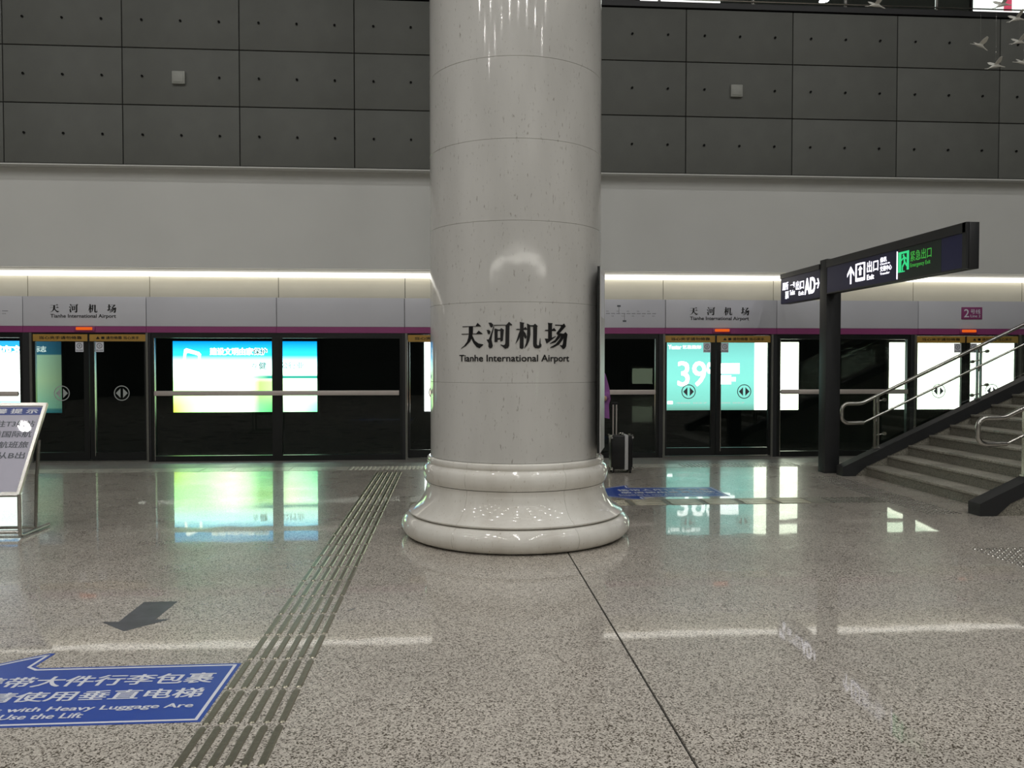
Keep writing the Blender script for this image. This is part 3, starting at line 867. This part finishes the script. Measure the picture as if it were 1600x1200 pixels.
# ================================================================== TACTILE PAVING
def bar_mesh(L, W, Hh, along):
    n = 5
    r = W / 2
    out = []
    for i in range(n + 1): out.append((L / 2 - r + r * math.cos(-math.pi / 2 + math.pi * i / n), r * math.sin(-math.pi / 2 + math.pi * i / n)))
    for i in range(n + 1): out.append((-L / 2 + r + r * math.cos(math.pi / 2 + math.pi * i / n), r * math.sin(math.pi / 2 + math.pi * i / n)))
    bm = bmesh.new()
    f = (lambda a, b, z: (a, b, z)) if along == 'x' else (lambda a, b, z: (-b, a, z))
    s = (L - .012) / L, (W - .012) / W
    lo = [bm.verts.new(f(a, b, 0)) for a, b in out]
    hi = [bm.verts.new(f(a * s[0], b * s[1], Hh)) for a, b in out]
    for i in range(len(out)):
        j = (i + 1) % len(out)
        bm.faces.new((lo[i], lo[j], hi[j], hi[i]))
    bm.faces.new(hi)
    me = bpy.data.meshes.new('tactile_bar'); bm.to_mesh(me); bm.free()
    me.materials.append(M['tactile'])
    return me
by = bar_mesh(0.378, 0.036, 0.006, 'y'); bx = bar_mesh(0.378, 0.036, 0.006, 'x')
tp = thing('tactile_guide_path', (-0.93, 7.4, 0), 'straight tactile guide path of metal bars left of the column', 'tactile paving')
yy = 3.28 - 0.4 * 1
while yy < 11.9:
    for i in range(6):
        put('tactile_bar', by, (-1.094 + i * 0.0662, yy + 0.195, 0.0005), tp)
    yy += 0.4
tq = thing('tactile_cross_path', (1.9, 9.26, 0), 'tactile guide path of metal bars crossing behind the column towards stairs', 'tactile paving')
xx = -0.5
while xx < 3.8:
    for i in range(6):
        put('tactile_bar', bx, (xx + 0.2, 9.10 + i * 0.0655, 0.0005), tq)
    xx += 0.42
be_ = bar_mesh(0.378, 0.036, 0.006, 'y'); be_.materials.clear(); be_.materials.append(M['pale_bar'])
ts = thing('tactile_platform_edge_bars', (-0.8, 12.55, 0), 'row of short tactile bars at platform edge left of the column', 'tactile paving')
for i in range(22):
    put('tactile_bar', be_, (-1.52 + i * 0.066, 12.545, 0.0015), ts)
def studs(name, x0, x1, y0, y1, label, p=0.06, z=0.0005):
    t = thing(name, ((x0 + x1) / 2, (y0 + y1) / 2, 0), label, 'tactile paving')
    mb = MB()
    x = x0 + p / 2; row = 0
    while x < x1:
        y = y0 + p / 2
        while y < y1:
            mb.lathe([(0.0175, z), (0.012, z + 0.005), (0.0, z + 0.0056)], (x, y, 0), 8)
            y += p
        x += p
    o = mb.build('stud_field', 'steel', t); o['kind'] = 'stuff'
    return t
studs('tactile_stud_field', 4.95, 5.38, 8.3, 11.2, 'long field of tactile studs at the foot of the stairs')
studs('tactile_stud_field', 4.3, 4.93, 9.07, 9.45, 'small field of tactile studs where the cross path meets stairs')
studs('tactile_stud_field', 4.42, 5.0, 6.1, 6.75, 'field of tactile studs on the floor at the right edge')
studs('tactile_stud_field', 3.5, 5.35, 12.36, 12.73, 'row of tactile studs before the door with turquoise advertisement', z=0.0015)

# ================================================================== FLOOR STICKERS
def arrow_sticker(xr, yb, label, text=True):
    """left-pointing floor arrow: right end xr, body from yb to yb + .74"""
    yt = yb + 0.72
    out = [(xr, yb), (xr, yt), (xr - 1.03, yt), (xr - 1.07, yt + 0.03), (xr - 1.055, yt + 0.22), (xr - 1.09, yt + 0.225), (xr - 1.85, (yb + yt) / 2), (xr - 1.09, yb - 0.225), (xr - 1.055, yb - 0.22), (xr - 1.07, yb - 0.03), (xr - 1.03, yb)]
    t = thing('floor_arrow_sticker', (xr - 0.8, (yb + yt) / 2, 0), label, 'floor sticker', 'blue floor arrows')
    cx, cy = xr - 0.75, (yb + yt) / 2
    fn = lambda u, v, w: (u, v, 0.0004 + w)
    MB().prism(out, fn, 0.0008).build('vinyl', 'blue_print', t)
    def inset(d):
        r = []
        n = len(out)
        for i in range(n):
            p0, p1, p2 = Vector(out[i - 1]), Vector(out[i]), Vector(out[(i + 1) % n])
            e1, e2 = (p1 - p0).normalized(), (p2 - p1).normalized()
            n1, n2 = Vector((-e1.y, e1.x)), Vector((-e2.y, e2.x))
            b = n1 + n2
            b = b / max(b.dot(n1), 0.35)
            r.append(tuple(p1 + b * d))
        return r
    i1, i2 = inset(0.018), inset(0.034)
    n = len(out)
    mb = MB()
    mb.flat((i1 + i2, [(i, (i + 1) % n, n + (i + 1) % n, n + i) for i in range(n)]), lambda u, v: (u, v, 0.0018))
    mb.build('white_border', 'white_print', t)
    if text:
        f2 = lambda u, v: (u, v, 0.0018)
        for txt, u0, u1, v0, v1 in (('携带大件行李包裹', 1.255, .085, .455, .595), ('敬请使用垂直电梯', 1.255, .085, .275, .395),
                                    ('Passengers with Heavy Luggage Are', 1.31, .085, .146, .212), ('Required to Use the Lift', 1.31, .55, .062, .136)):
            mb = MB(); mb.flat(text_geo(txt, (xr - u0, xr - u1, yb + v0, yb + v1), 0.022), f2)
            mb.build('sticker_lettering', 'white_print', t)
    return t
arrow_sticker(-1.125, 3.72, 'large blue arrow sticker with white lettering in left foreground')
arrow_sticker(3.30, 9.62, 'blue arrow sticker on floor right of the column base')
gs = MB().prism([(-2.06, 5.63), (-1.84, 5.63), (-1.85, 5.24), (-1.76, 5.24), (-1.955, 5.02), (-2.16, 5.21), (-2.06, 5.21)], lambda u, v, w: (u, v, 0.0004 + w), 0.0008).build('worn_floor_arrow', 'grey_print')
tag(gs, 'worn grey arrow sticker on floor behind the large blue one', 'floor sticker')
lv = MB().prism([(0, 0), (.035, .006), (.05, .02), (.02, .016)], lambda u, v, w: (-0.03 + u - .65, 5.34 + v, 0.0005 + w + u * .2), 0.001).build('litter_scrap', 'ink_soft')
tag(lv, 'tiny dark scrap of litter on floor right of the guide path', 'litter')

# ================================================================== STAIRS
RISE, RUN, X0 = 0.1433, 0.3035, 5.80
YN0, YN1 = 8.36, 11.18
stair = thing('staircase', (5.8, 9.8, 0), 'grey granite staircase rising to the right behind black stringers', 'staircase')
NS = 15
for i in range(NS):
    xa, zt = X0 + i * RUN, (i + 1) * RISE
    s = MB().box(xa, X0 + NS * RUN if i < 3 else xa + RUN * 2.2, YN0, YN1, zt - RISE if i else 0.0, zt - 0.03).build('step', 'step', stair)
    for (ya, yb2) in ((YN0, YN0 + 0.94), (YN0 + 0.943, YN0 + 1.88), (YN0 + 1.883, YN1)):
        MB().box(xa - 0.012, xa + RUN + 0.01, ya, yb2, zt - 0.03, zt, 0.003).build('tread', 'step_edge', s)
def zt_str(x): return 0.26 + 0.4565 * (x - 5.707)
xe = X0 + NS * RUN
for (ya, yb2) in ((YN1, YN1 + 0.2), (YN0 - 0.2, YN0)):
    fn = lambda u, v, w: (u, ya + w, v)
    MB().prism([(5.47, 0.0), (5.47, 0.135), (xe, zt_str(xe) - .03), (xe, 0.0)], lambda u, v, w: (u, ya + 0.012 + w, v), yb2 - ya - 0.024).build('stringer_wall', 'step', stair)
    MB().prism([(5.45, 0.001), (5.45, 0.13), (xe, zt_str(xe)), (xe, zt_str(xe) - 0.17), (5.78, 0.13), (5.63, 0.001)], fn, yb2 - ya).build('stringer', 'charcoal', stair)

def stair_rail(y, label, posts, x_end):
    zr = lambda x: 1.011 + 0.470 * (x - 5.721)
    zl = lambda x: 0.739 + 0.470 * (x - 5.752)
    t = thing('stair_railing', (5.9, y, 0.3), label, 'railing', 'stair railings')
    pts = []
    r = 0.09
    xl = 5.455
    zt, zb = 1.018, 0.745
    pts.append((x_end, y, zr(x_end)))
    pts += [(5.76, y, zr(5.76)), (5.715, y, zt + .002), (5.66, y, zt)]
    for k in range(7):
        a = math.pi / 2 + math.pi / 2 * k / 6
        pts.append((xl + r + r * math.cos(a), y, zt - r + r * math.sin(a)))
    for k in range(7):
        a = math.pi + math.pi / 2 * k / 6
        pts.append((xl + r + r * math.cos(a), y, zb + r + r * math.sin(a)))
    pts += [(5.66, y, zb), (5.715, y, zb + .004), (5.77, y, zl(5.77))]
    MB().tube(pts, 0.026, 12).build('handrail', 'steel', t)
    MB().tube([(5.76, y, zl(5.76)), (x_end, y, zl(x_end))], 0.017, 10).build('lower_rail', 'steel', t)
    for xp in posts:
        zs = zt_str(xp) - 0.01
        p = MB().box(xp - 0.04, xp - 0.024, y + 0.03, y + 0.075, zs, zr(xp) - 0.015).box(xp + 0.010, xp + 0.026, y + 0.03, y + 0.075, zs, zr(xp) - 0.015).build('post', 'steel', t)
        MB().box(xp - 0.055, xp + 0.045, y + 0.02, y + 0.085, zs, zs + 0.02).build('base_plate', 'steel', p)
        MB().tube([(xp - .007, y, zr(xp) - 0.002), (xp - .007, y + 0.05, zr(xp) - 0.05), (xp - .007, y + 0.05, zr(xp) - 0.11)], 0.012, 8).build('bracket', 'steel', p)
        MB().tube([(xp - .007, y, zl(xp) - 0.002), (xp - .007, y + 0.05, zl(xp) - 0.04), (xp - .007, y + 0.05, zl(xp) - 0.09)], 0.012, 8).build('bracket', 'steel', p)
        for (dz, s) in ((0.14, 1), (0.62, 1), (0.08, -1), (0.56, -1)):
            zz = zs + dz + (0.05 if s > 0 else 0)
            if xp == posts[0] and s < 0: continue
            MB().tube([(xp, y + 0.052, zz), (xp + s * 0.115, y + 0.052, zz + s * .02)], 0.009, 8).tube([(xp + s * 0.11, y + 0.028, zz + s * .02), (xp + s * 0.11, y + 0.068, zz + s * .02)], 0.024, 10).build('glass_clamp', 'steel', p)
    for a, b in zip(posts, posts[1:]):
        a2, b2 = a + 0.07, b - 0.07
        za = lambda x: zt_str(x) + 0.06
        zb_ = lambda x: zt_str(x) + 0.74
        MB().prism([(a2, za(a2)), (b2, za(b2)), (b2, zb_(b2)), (a2, zb_(a2))], lambda u, v, w: (u, y + 0.044 + w, v), 0.01).build('glass_panel', 'rail_glass', t)
    return t
stair_rail(11.24, 'far steel stair railing with glass panels and looped handrail end', [5.99, 7.50, 9.01], 9.6)
stair_rail(8.22, 'near steel stair railing cut off by the right edge', [6.03, 7.54, 9.05], 9.6)

# ================================================================== SIGN POST
sp = thing('sign_post', (5.44, 11.61, 0), 'black sign post carrying long overhead direction sign beside the stairs', 'sign')
SX = 5.335
MB().box(5.335, 5.55, 11.50, 11.72, 0.0, 3.08, 0.004).build('post', 'charcoal', sp)
bd = MB().box(SX + 0.012, SX + 0.13, 8.26, 11.49, 2.575, 3.06, 0.003).box(SX + 0.012, SX + 0.16, 11.73, 13.16, 2.545, 3.03, 0.003).build('board', 'charcoal', sp)
def sfn(off): return lambda u, v, w=0: (SX + 0.012 - off - w, u, v)
# u runs along Y; text reads from far (large Y) to near (small Y)
fr = MB()
fr.box(SX - 0.012, SX + 0.02, 8.26, 8.33, 2.575, 3.06).box(SX - 0.012, SX + 0.02, 8.28, 11.49, 2.955, 3.06).box(SX - 0.006, SX + 0.02, 8.28, 11.49, 2.575, 2.59)
fr.box(SX - 0.012, SX + 0.02, 11.73, 13.16, 2.955, 3.03)
fr.build('board_frame', 'charcoal', sp)
nf = MB().box(SX + 0.002, SX + 0.013, 9.63, 11.49, 2.59, 2.955).box(SX + 0.002, SX + 0.013, 8.33, 8.72, 2.59, 2.955).box(SX + 0.002, SX + 0.013, 11.73, 13.16, 2.548, 2.955).build('sign_face', 'navy', sp)
gf = MB().box(SX + 0.002, SX + 0.013, 8.723, 9.612, 2.59, 2.955).build('exit_face', 'greenface', sp)
MB().box(SX - 0.004, SX + 0.013, 9.614, 9.626, 2.60, 2.93).build('divider', 'sign_white', sp)
def stext(mb, s, ya, yb, z0, z1, bold=0.0):
    """ya = far end, yb = near end"""
    mb.flat(text_geo(s, (0, 1, z0, z1), bold), lambda u, v: (SX + 0.0005, ya + (yb - ya) * u, v))
def sflat(mb, pts, faces): mb.flat((pts, faces), lambda u, v: (SX + 0.0005, u, v))
t = MB()
# up arrow
ya, yb = 10.885, 10.685
ym = (ya + yb) / 2
sflat(t, [(ym + .02, 2.65), (ym + .02, 2.82), (ym - .02, 2.82), (ym - .02, 2.65)], [(0, 1, 2, 3)])
sflat(t, [(ya, 2.79), (ym, 2.89), (yb, 2.79), (yb, 2.745), (ym, 2.83), (ya, 2.745)], [(0, 1, 4, 5), (1, 2, 3, 4)])
# lift pictogram
a, b = 10.655, 10.395
for (u0, u1, v0, v1) in ((a - .04, b + .04, 2.882, 2.905), (a - .04, b + .04, 2.665, 2.71), (a, a - .04, 2.668, 2.902), (b + .04, b, 2.668, 2.902)):
    sflat(t, [(u0, v0), (u1, v0), (u1, v1), (u0, v1)], [(0, 1, 2, 3)])
m_ = (a + b) / 2
sflat(t, [(m_ + .062, 2.815), (m_, 2.868), (m_ - .062, 2.815)], [(0, 1, 2)])
sflat(t, [(m_ + .028, 2.742), (m_ - .028, 2.742), (m_ - .028, 2.82), (m_ + .028, 2.82)], [(0, 1, 2, 3)])
stext(t, '出口', 10.35, 10.065, 2.752, 2.90, 0.02)
stext(t, 'Exit', 10.35, 10.165, 2.66, 2.728, 0.03)
t.build('lift_exit_lettering', 'sign_white', nf)
t = MB()
stext(t, '值机', 10.02, 9.865, 2.845, 2.908, 0.02)
stext(t, 'Check-in', 10.02, 9.79, 2.812, 2.835, 0.02)
stext(t, '交通中心', 10.02, 9.745, 2.732, 2.80, 0.02)
stext(t, 'Transfer', 10.02, 9.79, 2.69, 2.718, 0.02)
t.build('transfer_lettering', 'sign_white', nf)
# far segment
t = MB()
stext(t, '厕所', 13.09, 12.86, 2.76, 2.885, 0.03)
stext(t, '票', 12.98, 12.84, 2.615, 2.735, 0.03)
stext(t, '一号', 12.78, 12.60, 2.775, 2.86, 0.02)
stext(t, 'Toilet', 12.80, 12.60, 2.66, 2.74, 0.03)
stext(t, '出口', 12.57, 12.27, 2.72, 2.86, 0.03)
stext(t, 'Exit', 12.46, 12.27, 2.63, 2.695, 0.03)
stext(t, 'AD', 12.25, 11.87, 2.625, 2.87, 0.04)
sflat(t, [(11.86, 2.745), (11.86, 2.77), (11.76, 2.77), (11.76, 2.745)], [(0, 1, 2, 3)])
sflat(t, [(11.815, 2.83), (11.775, 2.83), (11.735, 2.7575), (11.77, 2.7575)], [(0, 1, 2, 3)])
sflat(t, [(11.815, 2.685), (11.775, 2.685), (11.735, 2.7575), (11.77, 2.7575)], [(0, 1, 2, 3)])
t.build('exit_lettering', 'sign_white', nf)
# emergency exit pictogram and words
t = MB()
a, b = 9.597, 9.361
dz_ = 0.02
for (u0, u1, v0, v1) in ((a, b, 2.888, 2.915), (a, a - .07, 2.675, 2.915), (b + .05, b, 2.69, 2.915), (a, b + .09, 2.672, 2.684)):
    sflat(t, [(u0, v0), (u1, v0), (u1, v1), (u0, v1)], [(0, 1, 2, 3)])
def limb(mb, p, q, w):
    p, q = Vector(p), Vector(q); d = (q - p).normalized(); nn_ = Vector((-d.y, d.x)) * w
    sflat(mb, [tuple(p + nn_), tuple(p - nn_), tuple(q - nn_), tuple(q + nn_)], [(0, 1, 2, 3)])
hm_ = [(9.482 + .020 * math.cos(i * math.pi / 5), 2.868 + .014 * math.sin(i * math.pi / 5)) for i in range(10)]
sflat(t, hm_, [tuple(range(10))])
for p, q, w in (((9.445, 2.845), (9.43, 2.77), .018), ((9.43, 2.775), (9.48, 2.72), .014), ((9.48, 2.72), (9.475, 2.645), .012), ((9.43, 2.775), (9.38, 2.73), .014), ((9.38, 2.73), (9.35, 2.69), .011),
                ((9.445, 2.835), (9.50, 2.80), .01), ((9.445, 2.835), (9.39, 2.81), .01)):
    limb(t, (p[0] + .027, p[1] + .012), (q[0] + .027, max(q[1] + .012, 2.685)), w)
t.build('running_figure_pictogram', 'sign_green', gf)
t = MB()
stext(t, '紧急出口', 9.335, 8.905, 2.775, 2.895, 0.012)
stext(t, 'Emergency Exit', 9.335, 8.925, 2.695, 2.755, 0.015)
t.build('emergency_exit_lettering', 'sign_green_dim', gf)

# ================================================================== NOTICE STAND (left edge)
ns = thing('notice_stand', (-4.24, 7.9, 0), 'tilted pale notice board on a bent steel tube stand at left edge', 'notice stand')
B0, B1 = Vector((-4.57, 7.765, 0.385)), Vector((-4.57, 8.315, 1.20))
upv = B1 - B0; rv = Vector((0.64, 0, 0)); nv = rv.cross(upv).normalized()
def bfn(u, v, w=0): return tuple(B0 + rv * u + upv * v + nv * w)
MB().obox(B0, rv, upv, -nv * 0.018).build('backing', 'steel', ns)
fr = MB()
for (u0, u1, v0, v1) in ((0, 1, 0, .035), (0, 1, .965, 1), (0, .045, .035, .965), (.955, 1, .035, .965)):
    fr.obox(bfn(u0, v0), rv * (u1 - u0), upv * (v1 - v0), nv * 0.016)
fr.build('frame', 'steel', ns)
pp = MB().obox(bfn(.045, .035), rv * .91, upv * .93, nv * 0.006).build('notice_sheet', 'stand_paper', ns)
MB().obox(bfn(.05, .865, .0062), rv * .9, upv * .085, nv * 0.001).build('title_band', 'stand_blue', pp)
t = MB(); t.flat(text_geo('温 馨 提 示', (.06, .90, .88, .935), 0.03), lambda u, v: bfn(u, v, .008)); t.build('title_lettering', 'white_print', pp)
for s, u0, v0 in (('请前往T3航站', .10, .73), ('楼乘国际航', .20, .615), ('班的航班旅', .20, .50), ('客请从B出', .18, .385)):
    t = MB(); t.flat(text_geo(s, (u0, .91, v0, v0 + .072), 0.015), lambda u, v: bfn(u, v, .0075))
    t.build('notice_lettering', 'ink_soft', pp)
for s in (0, 1):
    xs = -3.93 if s else -4.57
    MB().tube([(xs, 8.30, 0.024), (xs, 7.80, 0.024), (xs, 7.77, 0.035), (xs, 7.765, 0.07), (xs, 7.765, 0.40)], 0.018, 10).build('leg', 'steel', ns)
    MB().tube([(xs, 8.05, 0.03), (xs, 8.08, 0.5), (xs, 8.14, 0.86)], 0.016, 10).build('rear_strut', 'steel', ns)
MB().tube([(-4.57, 8.05, 0.044), (-3.93, 8.05, 0.044)], 0.014, 10).build('crossbar', 'steel', ns)
MB().tube([(-4.57, 7.80, 0.05), (-3.93, 7.80, 0.05)], 0.014, 10).build('crossbar', 'steel', ns)

# ================================================================== SUITCASE
sc = thing('suitcase', (2.42, 11.82, 0), 'black hard suitcase with silver rib and raised handle right of the column', 'suitcase')
MB().box(2.27, 2.585, 11.72, 11.94, 0.055, 0.545, 0.02).build('shell', 'case', sc)
MB().box(2.462, 2.512, 11.70, 11.955, 0.052, 0.552, 0.006).build('silver_rib', 'board_face', sc)
h = MB().tube([(2.315, 11.83, 0.5), (2.315, 11.83, 0.995)], 0.011, 8).tube([(2.362, 11.83, 0.5), (2.362, 11.83, 0.995)], 0.011, 8).build('handle_tube', 'bar', sc)
MB().box(2.295, 2.382, 11.815, 11.845, 0.985, 1.02, 0.008).build('grip', 'rubber', h)
cm = MB()
for xx_ in (2.27, 2.575):
    for yy_ in (11.715, 11.925):
        cm.box(xx_ - .008, xx_ + .02, yy_ - .006, yy_ + .02, 0.50, 0.553, 0.006); cm.box(xx_ - .008, xx_ + .02, yy_ - .006, yy_ + .02, 0.046, 0.09, 0.006)
cm.build('corner_guard', 'chrome', sc)
MB().tube([(2.39, 11.78, .548), (2.395, 11.78, .575), (2.45, 11.78, .578), (2.455, 11.78, .548)], 0.008, 8).build('carry_handle', 'chrome', sc)
for xx_ in (2.30, 2.55):
    for yy_ in (11.745, 11.915):
        w_ = MB().lathe([(0.0, -.012), (0.022, -.012), (0.026, -.006), (0.026, .006), (0.022, .012), (0, .012)], (0, 0, 0), 14)
        me = w_.mesh('wheel'); me.transform(Matrix.Translation(Vector((xx_, yy_, 0.027)) - Vector(ROOT[sc.name])) @ Matrix.Rotation(math.pi / 2, 4, 'Y')); me.materials.append(M['rubber'])
        wo = bpy.data.objects.new('wheel', me); COL.objects.link(wo); wo.parent = sc; ROOT[wo.name] = ROOT[sc.name]
        MB().box(xx_ - .015, xx_ + .015, yy_ - .02, yy_ + .02, 0.04, 0.06).build('wheel_fork', 'rubber', wo)

# ================================================================== PERSON behind the column
pr = thing('person', (1.92, 11.55, 0), 'person in purple top standing behind column beside the suitcase', 'person')
def skin_body(name, verts, edges, radii, m, root_i=0, sub=2):
    me = bpy.data.meshes.new(name)
    me.from_pydata([Vector(v) for v in verts], edges, [])
    o = bpy.data.objects.new(name, me); COL.objects.link(o)
    md = o.modifiers.new('skin', 'SKIN')
    me.skin_vertices[0].data[root_i].use_root = True
    for i, r in enumerate(radii):
        me.skin_vertices[0].data[i].radius = (r, r) if not isinstance(r, tuple) else r
    s = o.modifiers.new('sub', 'SUBSURF'); s.levels = s.render_levels = sub
    dg = bpy.context.evaluated_depsgraph_get()
    nm = bpy.data.meshes.new_from_object(o.evaluated_get(dg))
    bpy.data.objects.remove(o)
    for p in nm.polygons: p.use_smooth = True
    nm.materials.clear(); nm.materials.append(M[m])
    ob = bpy.data.objects.new(name, nm); COL.objects.link(ob); ob.parent = pr
    ROOT[ob.name] = ROOT[pr.name]
    return ob
bv = [(0, 0, .93), (0, 0, 1.08), (0, .01, 1.28), (0, .02, 1.42), (0, .01, 1.50), (0, -.01, 1.57), (0, -.02, 1.66),
      (-.17, .01, 1.40), (-.23, .02, 1.14), (-.20, -.16, 1.0), (-.16, -.24, 1.02),
      (.17, .01, 1.40), (.235, .03, 1.14), (.18, -.17, 1.08), (.13, -.25, 1.14),
      (-.09, 0, .88), (-.10, -.01, .50), (-.10, .02, .09), (-.11, -.13, .04), (.09, 0, .88), (.10, -.01, .50), (.10, .02, .09), (.11, -.13, .04)]
be = [(0, 1), (1, 2), (2, 3), (3, 4), (4, 5), (5, 6), (3, 7), (7, 8), (8, 9), (9, 10), (3, 11), (11, 12), (12, 13), (13, 14), (0, 15), (15, 16), (16, 17), (17, 18), (0, 19), (19, 20), (20, 21), (21, 22)]
br_ = [(.15, .10), (.13, .09), (.15, .10), (.12, .08), .05, .075, .09, .055, .04, .035, .03, .055, .04, .035, .03, .085, .06, .045, .04, .085, .06, .045, .04]
skin_body('body', bv, be, br_, 'skin')
tv = [(0, 0, .86), (0, 0, 1.0), (0, .01, 1.26), (0, .02, 1.41), (-.18, .01, 1.40), (-.245, .02, 1.15), (-.215, -.12, 1.02), (.18, .01, 1.40), (.25, .03, 1.15), (.20, -.12, 1.09)]
te = [(0, 1), (1, 2), (2, 3), (3, 4), (4, 5), (5, 6), (3, 7), (7, 8), (8, 9)]
skin_body('jacket', tv, te, [(.20, .14), (.185, .125), (.18, .13), (.135, .10), .075, .062, .055, .075, .062, .055], 'purple', 1)
jt = MB().prism([(.19, 1.05), (.285, 1.18), (.30, 1.08), (.275, 1.0), (.285, .80), (.20, .82)], lambda u, v, w: (1.92 + u, 11.53 + w, v), 0.05)
jt.build('jacket_flap', 'purple', pr)
lv2 = [(0, 0, .92), (-.095, 0, .86), (-.105, -.01, .50), (-.105, .02, .10), (.095, 0, .86), (.105, -.01, .50), (.105, .02, .10)]
skin_body('trousers', lv2, [(0, 1), (1, 2), (2, 3), (0, 4), (4, 5), (5, 6)], [(.14, .10), .105, .075, .065, .105, .075, .065], 'trousers')
MB().lathe([(0.0, 1.795), (.05, 1.785), (.09, 1.75), (.105, 1.69), (.10, 1.62), (.085, 1.56), (.07, 1.56)], (1.92, 11.555, 0), 20).build('hair', 'hair', pr)

# ================================================================== HANGING BIRDS
def bird(loc, rz, tilt, s, label):
    t = thing('hanging_bird', loc, label, 'bird ornament', 'silver birds hung in the upper right')
    R = Matrix.Rotation(rz, 3, 'Z') @ Matrix.Rotation(tilt, 3, 'Y')
    L0 = Vector(loc)
    T = lambda p: tuple(L0 + R @ (Vector(p) * s))
    mb = MB().tube([T(p) for p in ((-.17, 0, -.01), (-.10, 0, .0), (-.03, 0, .005), (.04, 0, 0), (.10, 0, -.02), (.17, 0, -.045), (.21, 0, -.055))], [r * s for r in (.008, .022, .034, .032, .014, .010, .004)], 8)
    mb.build('body', 'bird', t)
    for yy_ in (-.012, .012):
        MB().tube([T((-.15, yy_, -.008)), T((-.25, yy_ * 2, -.02 + yy_))], .005 * s, 6).build('leg', 'bird', t)
    for sg in (-1, 1):
        w = [(-.055, 0, .015), (.05, 0, .012), (.07, sg * .09, .075), (.035, sg * .16, .13), (-.02, sg * .17, .135), (-.06, sg * .10, .08)]
        bm_ = MB()
        V = [bm_.bm.verts.new(T(p)) for p in w]; U = [bm_.bm.verts.new(T((p[0], p[1], p[2] - .006))) for p in w]
        bm_.bm.faces.new(V); bm_.bm.faces.new(list(reversed(U)))
        for i in range(6): bm_.bm.faces.new((V[i], U[i], U[(i + 1) % 6], V[(i + 1) % 6]))
        bm_.build('wing', 'bird', t)
    MB().tube([T((0, 0, .03)), (loc[0], loc[1], ZC)], 0.0005, 4).build('wire', 'steel', t)
bird((6.92, 10.5, 5.76), 0.25, 0.12, .62, 'silver hanging bird flying right, uppermost of the middle pair')
bird((7.14, 10.5, 5.50), 0.15, -0.25, .66, 'silver hanging bird climbing right, lowest of the flock')
bird((7.46*1.04, 10.92, 1.6+4.22*1.04), 0.2, -0.2, .66, 'silver hanging bird cut by the right edge, above lowest one')
bird((5.50, 10.5, 6.24), 0.3, -0.15, .70, 'silver hanging bird before the gallery balustrade, leftmost of the flock')
bird((7.52, 10.5, 5.55), 0.2, 0.05, .66, 'silver hanging bird at right edge, beside the lowest one')
bird((7.42*.95, 9.975, 1.6+4.52*.95), 0.2, -0.3, .62, 'silver hanging bird just under the lightbox at top right')
bird((7.22, 10.5, 6.30), 0.2, -0.35, .70, 'silver hanging bird in front of the top right lightbox')

# ================================================================== CEILING LIGHTS
lr = MB().lathe([(0.0, -0.03), (0.15, -0.03)], (0, 0, 0), 20).mesh('diffuser'); lr.materials.append(M['lamp'])
lc = MB().lathe([(0.15, -0.035), (0.19, -0.035), (0.20, -0.02), (0.20, -0.001), (0.15, -0.001)], (0, 0, 0), 20, closed=True).mesh('lamp_ring'); lc.materials.append(M['led_body'])
for i in range(8):
    for j in range(8):
        x_, y_ = -14.05 + 3.6 * i, -11.1 + 3.4 * j
        if y_ > 8: continue
        t = thing('ceiling_downlight', (x_, y_, ZC), 'round white downlight in the hall ceiling out of view', 'ceiling light', 'ceiling downlights')
        put('diffuser', lr, (x_, y_, ZC), t); put('lamp_ring', lc, (x_, y_, ZC), t)

# ================================================================== BEHIND THE VIEWER (added out of view for their reflections)
rs = thing('added_arch_strip', (0, YB + 0.1, 5.0), 'added light strip out of view, put in for the bright arch on the column', 'light strip')
MB().box(-15, 15, YB + 0.005, YB + 0.10, 4.95, 5.17, 0.01).build('housing', 'led_body', rs)
MB().box(-14.9, 14.9, YB + 0.10, YB + 0.125, 4.98, 5.14, 0.008).build('diffuser', 'rear_strip', rs)  # unseen glow, added to lay a bright arch on the column
kx = 9.2
kk = thing('added_reflection_kiosk', (kx, YB + 0.4, 0), 'added kiosk with lit screen, put in for the reflection above the suitcase', 'kiosk')
MB().box(kx - 0.6, kx + 0.6, YB + 0.15, YB + 0.6, 0.0, 1.5, 0.02).build('cabinet', 'charcoal', kk)
MB().box(kx - 0.5, kx + 0.5, YB + 0.6, YB + 0.615, 0.55, 1.30, 0.004).build('screen', 'screen', kk)  # unseen glow, added to give the dark glass its pale reflection
MB().box(kx - 0.55, kx + 0.55, YB + 0.6, YB + 0.66, 1.34, 1.42, 0.006).build('hood', 'steel', kk)
